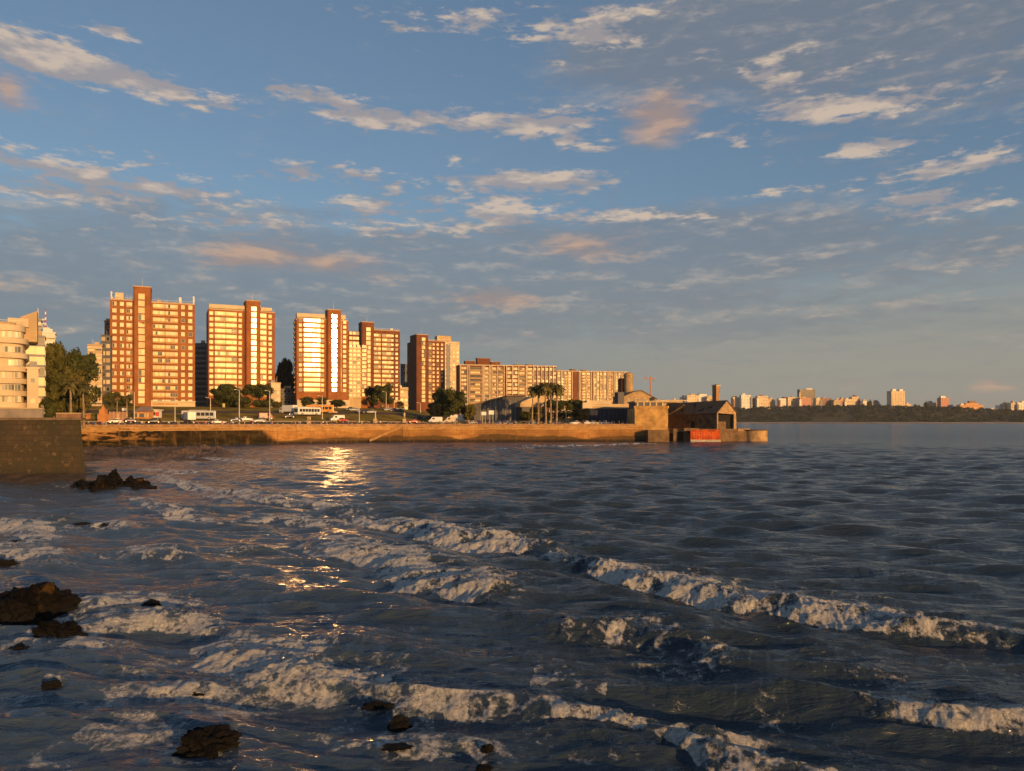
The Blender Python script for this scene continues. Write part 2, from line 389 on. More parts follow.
        trough = -0.18*np.exp(-((d/W_-0.5)/0.5)**2)
        h = H*ampn*(prof+trough)*endf
        streak = fbm(s/0.45, d/2.2, 3, 55)
        f_front = sst(-d/W_, -0.30, -0.16)*(1-sst(-d/W_, 0.85, 1.7+0.9*streak))
        f_back = 0.78*sst(-d/W_, 0.3, 0.8)*np.exp(-np.maximum(-d/W_-0.8, 0)/2.2)*(streak*1.5)
        f_front = f_front*(0.50+0.50*sst(fbm(xs/0.5, ys/0.5, 4, 63, .65), .36, .56))
        fo = np.maximum(f_front*np.where(Fo > .15, .35+.65*Fo, Fo), f_back*Fo)*endf
        lump = (0.22-np.abs(fbm(xs/0.50, ys/0.50, 4, 71, .6)-0.5)*2.0)*0.34 + (fbm(xs/0.20, ys/0.20, 3, 77, .65)-0.5)*0.26
        ragged = 0.15+0.85*sst(fbm(s/1.5, d/0.9, 3, 61+bi), 0.34, 0.56)
        f2_ = f_front*Fo*endf
        h = h + f2_*np.minimum(H,0.7)*lump
        fo = fo*np.where(Fo > .95, .6+.4*ragged, .35+.65*ragged)
        Z[sel] += h
        X[sel] -= 0; Foam[sel] = np.maximum(Foam[sel], fo)
    # loose foam left on the surface
    px = CX + F*X0/np.maximum(Y0, 1); py = HY + F*EYE/np.maximum(Y0, 1)
    inshore = sst(-X0 - 0.18*Y0 + 4, 0, 14)
    near = sst(42-Rr, 0, 20)
    lace = fbm(X0/2.6, Y0/2.6, 4, 101); lace2 = fbm(X0/7, Y0/7, 3, 131)
    Foam = np.maximum(Foam, np.clip(sst(lace*0.6+lace2*0.4, 0.50, 0.72)*(0.34*near+0.36*inshore), 0, .44))
    # foam washing round the rocks
    for (rx, ry, rr, k2) in ROCKFOAM:
        d = np.hypot(X0-rx, (Y0-ry))/rr
        m = np.exp(-np.maximum(d-0.75, 0)**2/0.25)*k2*(0.3+1.1*fbm(X0/0.8, Y0/0.8, 3, 151))
        Foam = np.maximum(Foam, np.where(d < 3, m, 0))
    Foam = np.clip(Foam, 0, 1)
    co = np.stack([X, Y, Z], -1).reshape(-1, 3).astype(np.float32)
    i = np.arange(nr-1)[:, None]*ncx+np.arange(ncx-1)[None, :]
    q = np.stack([i, i+ncx, i+ncx+1, i+1], -1).reshape(-1, 4).astype(np.int32)[:, ::-1]
    # drop water that lies inside the land, well behind the sea walls
    cx_, cy_ = X0[:-1,:-1].reshape(-1), Y0[:-1,:-1].reshape(-1)
    keep = ~((cy_ > 285) & (cy_ < 900) & (cx_ < 40) & (cx_ > -300))
    q = np.ascontiguousarray(q[keep])
    me = bpy.data.meshes.new('sea')
    me.vertices.add(len(co)); me.vertices.foreach_set('co', co.reshape(-1))
    me.loops.add(q.size); me.loops.foreach_set('vertex_index', q.reshape(-1))
    me.polygons.add(len(q)); me.polygons.foreach_set('loop_start', np.arange(0, q.size, 4, dtype=np.int32))
    me.polygons.foreach_set('loop_total', np.full(len(q), 4, np.int32))
    me.polygons.foreach_set('use_smooth', np.ones(len(q), bool))
    me.update(calc_edges=True)
    a = me.attributes.new('foam', 'FLOAT', 'POINT'); a.data.foreach_set('value', Foam.reshape(-1).astype(np.float32))
    o = bpy.data.objects.new('sea', me); COL.objects.link(o); struct(o)
    me.materials.append(sea_mat())
    return o
def sea_mat():
    m, nt, b = new_mat('sea_water')
    gm = N(nt, 'ShaderNodeNewGeometry'); P = gm.outputs['Position']
    at = N(nt, 'ShaderNodeAttribute'); at.attribute_name = 'foam'; fa = at.outputs['Fac']
    sp = N(nt, 'ShaderNodeSeparateXYZ'); nt.links.new(P, sp.inputs[0])
    dist = N(nt, 'ShaderNodeVectorMath'); dist.operation = 'LENGTH'; nt.links.new(P, dist.inputs[0]); r = dist.outputs['Value']
    mp = N(nt, 'ShaderNodeMapping'); mp.vector_type = 'POINT'; mp.inputs['Rotation'].default_value = (0,0,R(4)); mp.inputs['Scale'].default_value = (0.32,1.0,1.0)
    nt.links.new(P, mp.inputs[0]); V = mp.outputs[0]
    # ripples finer than the mesh, growing with distance as the modelled waves end
    nA = noise(nt, V, 1.9, 5, 0.6, 0.4); nB = noise(nt, V, 0.42, 5, 0.62, 0.6); nC = noise(nt, V, 0.11, 4, 0.6, 0.5)
    farf = smooth(nt, r, 60, 330)
    hA = maths(nt, 'MULTIPLY', nA, 0.27)
    hB = maths(nt, 'MULTIPLY', nB, maths(nt, 'MULTIPLY_ADD', farf, 1.00, 0.28))
    hC = maths(nt, 'MULTIPLY', nC, maths(nt, 'MULTIPLY', farf, 0.8))
    hD = maths(nt, 'MULTIPLY', noise(nt, V, 6.5, 3, 0.6, 0.3), 0.045)
    hh = maths(nt, 'ADD', maths(nt, 'ADD', maths(nt, 'ADD', hA, hB), hC), hD)
    bn = N(nt, 'ShaderNodeBump', Strength=1.0, Distance=1.0); nt.links.new(hh, bn.inputs['Height'])
    silt = noise(nt, P, 0.05, 3, 0.5)
    base = mix_rgb(nt, silt, (0.020,0.036,0.056), (0.026,0.034,0.040))
    ins = smooth(nt, maths(nt,'MULTIPLY_ADD', sp.outputs[1], .12, maths(nt,'MULTIPLY_ADD', silt, 14.0, sp.outputs[0])), 16.0, -2.0)   # sand and air stirred up over the shallows
    base = mix_rgb(nt, ins, base, (0.046,0.068,0.096))
    nt.links.new(base, b.inputs['Base Color']); b.inputs['IOR'].default_value = 1.33
    b.inputs['Specular IOR Level'].default_value = 0.5
    nt.links.new(smooth(nt, r, 20, 400, 0.06, 0.22), b.inputs['Roughness'])
    nt.links.new(bn.outputs[0], b.inputs['Normal'])
    # foam
    f1 = noise(nt, P, 7.5, 6, 0.75, 0.4); f2 = noise(nt, P, 1.6, 5, 0.65, 0.8)
    vo = N(nt, 'ShaderNodeTexVoronoi'); vo.feature = 'DISTANCE_TO_EDGE'; vo.inputs['Scale'].default_value = 1.5
    wv = N(nt, 'ShaderNodeVectorMath'); wv.operation = 'ADD'; nt.links.new(P, wv.inputs[0])
    nz = N(nt, 'ShaderNodeTexNoise'); nz.inputs['Scale'].default_value = 1.3; nz.inputs['Detail'].default_value = 4
    sc_ = N(nt, 'ShaderNodeVectorMath'); sc_.operation = 'SCALE'; sc_.inputs['Scale'].default_value = 1.4
    nt.links.new(nz.outputs['Color'], sc_.inputs[0]); nt.links.new(sc_.outputs[0], wv.inputs[1]); nt.links.new(wv.outputs[0], vo.inputs['Vector'])
    lace = smooth(nt, vo.outputs['Distance'], 0.20, 0.0)
    t = maths(nt, 'ADD', maths(nt,'MULTIPLY', f1, .5), maths(nt,'MULTIPLY', f2, .5))
    t = maths(nt, 'MULTIPLY_ADD', lace, 0.07, t)
    k = maths(nt, 'MULTIPLY_ADD', maths(nt, 'SUBTRACT', t, 0.55), 1.9, maths(nt, 'SUBTRACT', fa, 0.37))
    fac = smooth(nt, k, -0.10, 0.26)
    fd = nt.nodes.new('ShaderNodeBsdfPrincipled')
    fcol = mix_rgb(nt, smooth(nt, f1, .35, .65), (0.42,0.40,0.37), (0.70,0.67,0.62))
    nt.links.new(fcol, fd.inputs['Base Color']); fd.inputs['Roughness'].default_value = 0.9; fd.inputs['Specular IOR Level'].default_value = 0.2
    b2 = N(nt, 'ShaderNodeBump', Strength=1.0, Distance=0.16)
    nt.links.new(maths(nt,'ADD', noise(nt, P, 6.0, 7, 0.8, 0.2), maths(nt,'MULTIPLY', f2, .8)), b2.inputs['Height']); nt.links.new(b2.outputs[0], fd.inputs['Normal'])
    mx = nt.nodes.new('ShaderNodeMixShader'); nt.links.new(maths(nt, 'MULTIPLY', fac, 0.93), mx.inputs[0])
    nt.links.new(b.outputs[0], mx.inputs[1]); nt.links.new(fd.outputs[0], mx.inputs[2])
    nt.links.new(mx.outputs[0], nt.nodes['Material Output'].inputs['Surface'])
    return m
# ------------------------------------------------------------ land
SW = [(-520,150),(-330,168),(-150,193),(-77,235),(-38,262),(50,268)]     # sea wall line in plan (x, y)
def wall_y(x):
    if x <= SW[0][0]: return SW[0][1]
    for a, b in zip(SW[:-1], SW[1:]):
        if x <= b[0]: return a[1]+(b[1]-a[1])*(x-a[0])/(b[0]-a[0])
    return SW[-1][1]
def rise(x):   # how high the town stands behind the promenade
    t = min(1, max(0, (x+60)/50)); t = t*t*(3-2*t)
    return 7.4*(1-t)+3.0*t
TOP = 5.75
def ground(x, y):
    t = y-wall_y(x)-13
    k = min(1, max(0, t/85)); return TOP+rise(x)*(k*(1.55-.55*k))
def at_px(px, py, tmin=2.0, tmax=160):
    """the spot on the land seen at a pixel"""
    t = tmin
    while t < tmax:
        Y = 200.0
        for _ in range(6): Y = wall_y((px-CX)/F*Y)+t
        X = (px-CX)/F*Y; z = ground(X, Y)
        if HY+(EYE-z)*F/Y <= py: break
        t += .5
    return X, Y, z
DG = 'stone'
m_prom = M('promenade_paving', (0.40,0.24,0.12), .95, .3, .4, .02, spec=.0)
m_asph = M('asphalt', (0.15,0.105,0.072), .95, .3, .2, spec=.0)
m_lawn = M('lawn_grass', (0.30,0.20,0.045), .95, .5, .12, .25, 2.5, spec=.0)
def build_land():
    # one sheet from the sea wall back to the high ground; bands of paving, grass and road
    mb = MB(); xs = list(np.linspace(-520, 50, 115)); ts = [0,3,6,9,12]+list(range(16,130,6))+[150,200,260,340,450,600,800]
    idx = {}; vs = []; fs = []; ms = []
    def mtl(x, t):
        if t < 16: return 0
        if 16 <= t < 24: return 1
        if -150 < x < -62 and 24 <= t < 40: return 2
        if 55 <= t < 66: return 1
        if t < 100: return 2
        return 3
    for i, x in enumerate(xs):
        for j, t in enumerate(ts):
            xx = x + max(0, (x+40)/90)*0.22*t; yy = wall_y(x)+t
            idx[i,j] = len(vs); vs.append((xx, yy, ground(x, yy)+ (0 if t else 0)))
    for i in range(len(xs)-1):
        for j in range(len(ts)-1):
            fs.append((idx[i,j], idx[i+1,j], idx[i+1,j+1], idx[i,j+1])); ms.append(mtl((xs[i]+xs[i+1])/2, (ts[j]+ts[j+1])/2))
    # skirt on the right, down into the sea
    i = len(xs)-1
    for j in range(len(ts)-1):
        a, b = idx[i,j], idx[i,j+1]; o = len(vs)
        vs.append((vs[a][0], vs[a][1], -2)); vs.append((vs[b][0], vs[b][1], -2)); fs.append((a, o, o+1, b)); ms.append(3)
    me = bpy.data.meshes.new('ground'); me.from_pydata(vs, [], fs)
    for m in (m_prom, m_asph, m_lawn, M('earth', (0.13,0.10,0.06), .95, .4, .1)): me.materials.append(m)
    me.polygons.foreach_set('material_index', ms); me.update()
    struct(link('ground', me))
    # kerbs and lane lines along the shore road
    kb = MB(); mk = M('kerb_stone', (0.42,0.38,0.32), .85); ml = M('road_paint', (0.75,0.73,0.66), .7)
    for t0, t1, h, m in ((15.7,16.0,.14,mk),(24.0,24.3,.14,mk)):
        for x in np.arange(-330, 45, 5.0):
            y0, y1 = wall_y(x), wall_y(x+5)
            z0, z1 = ground(x, y0+t0), ground(x+5, y1+t0)
            kb.prism([(x,y0+t0),(x+5,y1+t0),(x+5,y1+t1),(x,y0+t1)], [z0-.3,z1-.3,z1-.3,z0-.3], [z0+h,z1+h,z1+h+.02,z0+h+.02], m)
    struct(kb.build('kerb'))
    kb = MB()
    for x in np.arange(-200, 45, 6.0):
        y0, y1 = wall_y(x), wall_y(x+3); t0 = 20.0
        z0, z1 = ground(x, y0+t0)+.03, ground(x+3, y1+t0)+.03
        kb.add([(x,y0+t0,z0),(x+3,y1+t0,z1),(x+3,y1+t0+.2,z1+.01),(x,y0+t0+.2,z0+.01)], [(0,1,2,3)], ml)
    struct(kb.build('road_marking'))
def seawall_mat():
    m, nt, b = new_mat('sea_wall_stone')
    g = N(nt, 'ShaderNodeNewGeometry'); P = g.outputs['Position']
    sp = N(nt, 'ShaderNodeSeparateXYZ'); nt.links.new(P, sp.inputs[0]); x, y, z = sp.outputs
    mp = N(nt, 'ShaderNodeMapping'); mp.inputs['Scale'].default_value = (1,1,4); nt.links.new(P, mp.inputs[0])
    n1 = noise(nt, mp.outputs[0], .25, 5, .6); n2 = noise(nt, P, .06, 4, .55); n3 = noise(nt, P, 1.6, 4, .6)
    c = mix_rgb(nt, smooth(nt, n1, .35, .65), (0.34,0.155,0.045), (0.46,0.245,0.085))
    c = mix_rgb(nt, smooth(nt, n2, .4, .62), c, (0.26,0.13,0.042))
    # pale lime course under the coping, and joints
    band = maths(nt,'MULTIPLY', smooth(nt, z, 4.1, 4.4), smooth(nt, n1, .25, .6))
    c = mix_rgb(nt, maths(nt,'MULTIPLY', band, .55), c, (0.55,0.34,0.13))
    # damp green growth rising from the waterline, and a slanted cast shadow painted with moss tones over the west part
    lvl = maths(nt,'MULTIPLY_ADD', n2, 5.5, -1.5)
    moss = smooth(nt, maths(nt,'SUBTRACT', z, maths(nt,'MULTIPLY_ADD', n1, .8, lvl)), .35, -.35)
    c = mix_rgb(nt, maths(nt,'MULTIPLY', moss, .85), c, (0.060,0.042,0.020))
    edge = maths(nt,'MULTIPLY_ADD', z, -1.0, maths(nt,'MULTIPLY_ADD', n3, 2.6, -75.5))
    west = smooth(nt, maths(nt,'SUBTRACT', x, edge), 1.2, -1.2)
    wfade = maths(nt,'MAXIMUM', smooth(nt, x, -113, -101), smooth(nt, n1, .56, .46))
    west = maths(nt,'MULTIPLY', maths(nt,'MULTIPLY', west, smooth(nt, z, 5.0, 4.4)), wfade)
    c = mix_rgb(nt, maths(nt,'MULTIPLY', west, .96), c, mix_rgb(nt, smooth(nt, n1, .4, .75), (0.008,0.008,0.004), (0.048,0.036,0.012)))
    tide = smooth(nt, z, 1.0, .3)
    c = mix_rgb(nt, maths(nt,'MULTIPLY', tide, .9), c, (0.022,0.018,0.014))
    nt.links.new(c, b.inputs['Base Color']); b.inputs['Roughness'].default_value = .9; b.inputs['Specular IOR Level'].default_value = .1
    br = N(nt, 'ShaderNodeTexBrick'); br.inputs['Scale'].default_value = 1.0; br.inputs['Brick Width'].default_value = 2.2; br.inputs['Row Height'].default_value = .8; br.inputs['Mortar Size'].default_value = .05
    br.inputs['Color1'].default_value = (1,1,1,1); br.inputs['Color2'].default_value = (.66,.62,.56,1); br.inputs['Mortar'].default_value = (.45,.42,.38,1)
    cv = N(nt, 'ShaderNodeCombineXYZ'); nt.links.new(x, cv.inputs[0]); nt.links.new(z, cv.inputs[1]); nt.links.new(cv.outputs[0], br.inputs['Vector'])
    mp3 = N(nt, 'ShaderNodeMapping'); mp3.inputs['Scale'].default_value = (1.1,1.1,.12); nt.links.new(P, mp3.inputs[0])
    drip = noise(nt, mp3.outputs[0], .9, 5, .65)
    c = mix_rgb(nt, .55, c, br.outputs['Color'], 'MULTIPLY')
    c = mix_rgb(nt, smooth(nt, drip, .52, .68, 0, .6), c, (0.14,0.075,0.030))
    nt.links.new(c, b.inputs['Base Color'])
    bn = N(nt, 'ShaderNodeBump', Strength=.8, Distance=.15); nt.links.new(n3, bn.inputs['Height']); nt.links.new(bn.outputs[0], b.inputs['Normal'])
    return m
def build_seawall():
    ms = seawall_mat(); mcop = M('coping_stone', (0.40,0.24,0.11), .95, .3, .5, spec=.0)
    root = empty('sea_wall', (0, wall_y(0), 0)); tag(root, 'long ochre stone sea wall with dark weed along its foot, below the promenade', 'sea wall')
    oy = wall_y(0)
    w = MB(); c = MB(); cr = MB(); pl = MB()
    xs = [p for p in np.arange(-520, 50.1, 5.0)]
    for a, b in zip(xs[:-1], xs[1:]):
        ya, yb = wall_y(a)-oy, wall_y(b)-oy
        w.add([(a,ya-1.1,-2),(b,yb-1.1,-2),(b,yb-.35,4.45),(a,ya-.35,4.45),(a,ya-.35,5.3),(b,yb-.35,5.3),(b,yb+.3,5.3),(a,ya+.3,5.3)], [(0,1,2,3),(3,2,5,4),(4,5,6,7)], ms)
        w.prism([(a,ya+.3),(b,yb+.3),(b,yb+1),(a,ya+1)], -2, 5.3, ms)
        c.prism([(a,ya-.55),(b,yb-.55),(b,yb+.25),(a,ya+.25)], 5.304, 5.62, mcop)
        cr.prism([(a,ya-.52),(b,yb-.52),(b,yb-.36),(a,ya-.36)], 4.46, 4.72, mcop)
    for x in np.arange(-140, 48, 8.7):
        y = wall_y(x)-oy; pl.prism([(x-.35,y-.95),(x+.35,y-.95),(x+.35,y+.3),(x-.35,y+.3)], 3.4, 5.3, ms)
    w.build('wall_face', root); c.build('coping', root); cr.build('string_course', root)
    pp = MB(); mpp = M('parapet_stone', (0.34,0.20,0.11), .95, .3, .7, spec=.0)
    for a, b in zip(xs[:-1], xs[1:]):
        ya, yb = wall_y(a)-oy, wall_y(b)-oy
        pp.prism([(a,ya+.3),(b-.35,yb+.3),(b-.35,yb+.65),(a,ya+.65)], 5.5, 6.28, mpp); pp.prism([(b-.35,yb+.25),(b,yb+.25),(b,yb+.7),(b-.35,yb+.7)], 5.5, 6.5, mpp)
    pp.build('parapet', root)
    # slanting stair let into the wall
    st = MB(); mst = M('stair_stone', (0.40,0.23,0.095), .9, .3, .8, spec=.0)
    x0, x1 = -48.5, -38.5; y = wall_y(-44)-oy
    for i in range(20):
        a = x0+(x1-x0)*i/20; b_ = x0+(x1-x0)*(i+1)/20; yy = wall_y(a)-oy
        st.box(a, b_, yy-2.6, yy-.2, -1, .8+i*.24, ms)
        st.box(a, b_+.02, yy-2.72, yy-2.6, .3+i*.24, 1.25+i*.24, mst)
    st.build('stair', root)
    return root

# ------------------------------------------------------------ window and wall materials
def window_mat(name, curtain, alt, glass_rough=0.35, dark=0.25, tint=(0.03,0.035,0.04), spec=0.02):
    """glass in front of curtains: the tone behind differs pane by pane"""
    m, nt, b = new_mat(name)
    g = N(nt, 'ShaderNodeNewGeometry'); oi = N(nt, 'ShaderNodeObjectInfo')
    r = maths(nt, 'FRACT', maths(nt, 'ADD', g.outputs['Random Per Island'], oi.outputs['Random']))
    r2 = maths(nt, 'FRACT', maths(nt, 'MULTIPLY', r, 7.31)); r3 = maths(nt, 'FRACT', maths(nt, 'MULTIPLY', r, 17.7))
    c = mix_rgb(nt, r2, curtain, alt)
    c = mix_rgb(nt, maths(nt, 'LESS_THAN', r, dark), c, tint)
    nt.links.new(c, b.inputs['Base Color']); b.inputs['Roughness'].default_value = .9
    b.inputs['Specular IOR Level'].default_value = 0
    gl = nt.nodes.new('ShaderNodeBsdfGlossy'); gl.inputs['Roughness'].default_value = glass_rough
    gl.inputs['Color'].default_value = (1,.97,.9,1)
    mx = nt.nodes.new('ShaderNodeMixShader')
    fr = N(nt, 'ShaderNodeFresnel', IOR=1.5)
    nt.links.new(maths(nt,'MULTIPLY_ADD', fr.outputs[0], .45, spec), mx.inputs[0])
    nt.links.new(b.outputs[0], mx.inputs[1]); nt.links.new(gl.outputs[0], mx.inputs[2])
    nt.links.new(mx.outputs[0], nt.nodes['Material Output'].inputs['Surface'])
    return m
W_gold = window_mat('window_glass_curtained', (0.52,0.36,0.15), (0.82,0.68,0.38), .36, .10, spec=.01)
W_bright = window_mat('window_glass_balcony', (0.58,0.40,0.15), (0.86,0.72,0.40), .34, .07, spec=.018)
W_flash = window_mat('window_glass_flashing', (0.72,0.58,0.30), (0.85,0.78,0.60), .16, .05, spec=.95)
W_flash2 = window_mat('window_glass_glinting', (0.72,0.54,0.24), (0.86,0.74,0.48), .18, .06, spec=.055)
W_mix = window_mat('window_glass_mixed', (0.45,0.32,0.15), (0.74,0.60,0.36), .36, .30, spec=.01)
W_dark = window_mat('window_glass_dark', (0.05,0.05,0.055), (0.16,0.13,0.10), .3, .5, spec=.0)
m_frame = M('window_frame_paint', (0.62,0.56,0.46), .6, .1)
m_brick = M('brick_red', (0.29,0.105,0.030), .9, .22, .25)
m_brick2 = M('brick_dark', (0.18,0.062,0.028), .9, .22, .25)
m_cream = M('plaster_cream', (0.60,0.47,0.30), .85, .15, .15)
m_cream2 = M('plaster_sand', (0.50,0.36,0.20), .85, .2, .15)
m_white = M('plaster_white', (0.72,0.66,0.56), .8, .12, .2)
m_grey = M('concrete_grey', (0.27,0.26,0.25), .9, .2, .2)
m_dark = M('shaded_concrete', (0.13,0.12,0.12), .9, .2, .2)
m_roofr = M('roof_tile_red', (0.30,0.11,0.06), .9, .25, .5)
m_metal = M('galvanised_metal', (0.50,0.47,0.42), .5, .1, 1, metal=.3)
m_balc = M('balcony_plaster', (0.46,0.25,0.10), .85, .12, .4)

def win_mesh(w, h, glass, nx=1, frame=.07, fm=None, name='window'):
    mb = MB(); fm = fm or m_frame
    mb.box(-w/2-frame, w/2+frame, -.05, .03, -frame, 0, fm); mb.box(-w/2-frame, w/2+frame, -.05, .03, h, h+frame, fm)
    mb.box(-w/2-frame, -w/2, -.05, .03, 0, h, fm); mb.box(w/2, w/2+frame, -.05, .03, 0, h, fm)
    pw = w/nx
    for i in range(nx):
        a = -w/2+i*pw; t = random.uniform(-.008,.008)
        mb.add([(a+.02,-.02+t,0.0),(a+pw-.02,-.02-t,0.0),(a+pw-.02,-.02-t,h),(a+.02,-.02+t,h)], [(0,1,2,3)], glass)
        if i: mb.box(a-.025, a+.025, -.05, .0, 0, h, fm)
    return mb.mesh(name)
def put_windows(root, lst, cap=100, tilt=.5, stuff_name='window'):
    """lst: (mesh, x, y, z, rz). The first ones are parts of their own, the rest one part"""
    lst = list(lst); n = 0
    for me, x, y, z, rz in lst[:cap]:
        o = link('window', me, root, (x,y,z), rz+R(random.gauss(0, tilt))); o.rotation_euler.x = R(random.gauss(0, tilt))
    rest = lst[cap:]
    if rest:
        mb = MB()
        for me, x, y, z, rz in rest:
            c, s = math.cos(rz), math.sin(rz)
            vs = [(v.co.x*c-v.co.y*s+x, v.co.x*s+v.co.y*c+y, v.co.z+z) for v in me.vertices]
            off = len(mb.v); mb.v += vs
            for p in me.polygons:
                mb.f.append(tuple(i+off for i in p.vertices)); mb.m.append(mb.mi(me.materials[p.material_index]))
        o = mb.build('window', root); o['kind'] = 'stuff'
class Face:
    """facade whose local x axis runs left to right; pixel columns are turned into metres along it"""
    def __init__(s, pxa, pxb, Y, az, py_base=None, z0=None):
        s.az = R(az); pc = (pxa+pxb)/2
        s.ox, s.oy = (pc-CX)/F*Y, Y
        s.dx, s.dy = math.cos(s.az), math.sin(s.az)
        s.z0 = z0 if z0 is not None else ground(s.ox, s.oy)-.4
    def x(s, px):   # where the sight line of a pixel column meets the facade plane
        k = (px-CX)/F   # X = k*Y ; X = ox+u*dx ; Y = oy+u*dy
        return (k*s.oy-s.ox)/(s.dx-k*s.dy)
    def z(s, py, u=0.0):
        Y = s.oy+u*s.dy; return EYE-(py-HY)/F*Y-s.z0
    def root(s, name, label, cat, group=None):
        return tag(empty(name, (s.ox, s.oy, s.z0), s.az), label, cat, group)
def antenna(mb, x, y, z, h, r=.06): mb.cyl((x,y,z),(x,y,z+h), r, r*.5, m_metal, 5)
def roofbits(mb, x0, x1, y0, y1, z, n, seed):
    rr = random.Random(seed)
    for _ in range(n):
        x = rr.uniform(x0, x1); y = rr.uniform(y0, y1); k = rr.random()
        if k < .4: mb.box(x-.8, x+.8, y-.7, y+.7, z-.02, z+rr.uniform(.8,1.8), rr.choice([m_cream2, m_grey, m_white]))
        else: antenna(mb, x, y, z-.02, rr.uniform(1.5,3.5))

def tower(name, label, f, body, shaft, cols, floors, z_first, z_step, depth, brick, extra=None, group='red brick apartment towers above the promenade'):
    """body: [(px0,px1,pytop)], shaft: (px0,px1,pytop) or None, cols: [(kind, px, width_px, h, glass, nx, on)]"""
    root = f.root(name, label, 'apartment tower', group)
    mb = MB(); roof = MB(); band = MB()
    for a, b, pt in body:
        x0, x1, zt = f.x(a), f.x(b), f.z(pt)
        mb.box(x0, x1, 0, depth, 0, zt, brick)
        # railing and parapet
        roof.box(x0+.2, x1-.2, .25, .5, zt+.003, zt+.55, m_cream2)
        for x in np.arange(x0+.3, x1-.2, 1.2): roof.cyl((x,.37,zt+.5),(x,.37,zt+1.3), .04, .04, m_metal, 4)
        roof.box(x0+.3, x1-.3, .34, .40, zt+1.28, zt+1.34, m_metal)
        roofbits(roof, x0+1, x1-1, 1.5, 7, zt, 9, int(a*7))
    mb.build('wall', root)
    if shaft:
        x0, x1, zt = f.x(shaft[0]), f.x(shaft[1]), f.z(shaft[2]); m2 = MB()
        ch = .5; pr = 2.0 if len(shaft) < 4 else shaft[3]
        m2.prism([(x0,-pr+ch),(x0+ch,-pr),(x1-ch,-pr),(x1,-pr+ch),(x1,depth*.6),(x0,depth*.6)], 0, zt, brick)
        m2.build('stair_shaft', root)
        m3 = MB(); m3.box(x0-.15, x1+.15, -pr-.15, depth*.6+.15, zt+.003, zt+.4, m_cream2); antenna(m3, (x0+x1)/2, 1, zt+.4, 4); m3.build('shaft_cap', root)
    roof.build('roof_railing', root)
    wl = []; parap = []
    for kind, px, wpx, h, glass, nx in cols:
        xa, xb = f.x(px-wpx/2), f.x(px+wpx/2); w = xb-xa; xc = (xa+xb)/2
        onsh = kind == 'shaft'
        y = -.02 - ((2.0 if len(shaft) < 4 else shaft[3]) if onsh else 0)
        vars_ = [win_mesh(w, h, glass, nx) for _ in range(3)]
        n = floors+(kind == 'shaft')*2
        for i in range(n):
            z = z_first + (i-(0))*z_step
            if onsh and z+h > f.z(shaft[2])-.4: continue
            if kind == 'balcony':
                bm = None
                wl.append((random.choice(vars_), xc, y, z, 0)); parap.append((xa, xb, z))
            elif kind == 'gap' and random.random() < .18: continue
            else: wl.append((random.choice(vars_), xc+random.uniform(-.05,.05), y, z, 0))
    if parap:
        bw = max(b-a for a, b, z in parap)
        cache = {}
        for a, b, z in parap:
            k = round(b-a, 2)
            if k not in cache:
                q = MB(); w = b-a; q.box(-w/2-.1, w/2+.1, -.62, -.08, -.30, -.1, m_balc); q.box(-w/2-.1, w/2+.1, -.62, -.54, -.1, .42, m_balc); q.box(-w/2-.1, -w/2-.02, -.54, -.08, -.1, .42, m_balc); q.box(w/2+.02, w/2+.1, -.54, -.08, -.1, .42, m_balc)
                cache[k] = q.mesh('balcony')
            link('balcony', cache[k], root, ((a+b)/2, 0, z-.45+.1), 0)
    random.shuffle(wl)
    wl.sort(key=lambda q: -(max(v.co.x for v in q[0].vertices)))
    put_windows(root, wl, 100)
    if extra: extra(root, f)
    return root

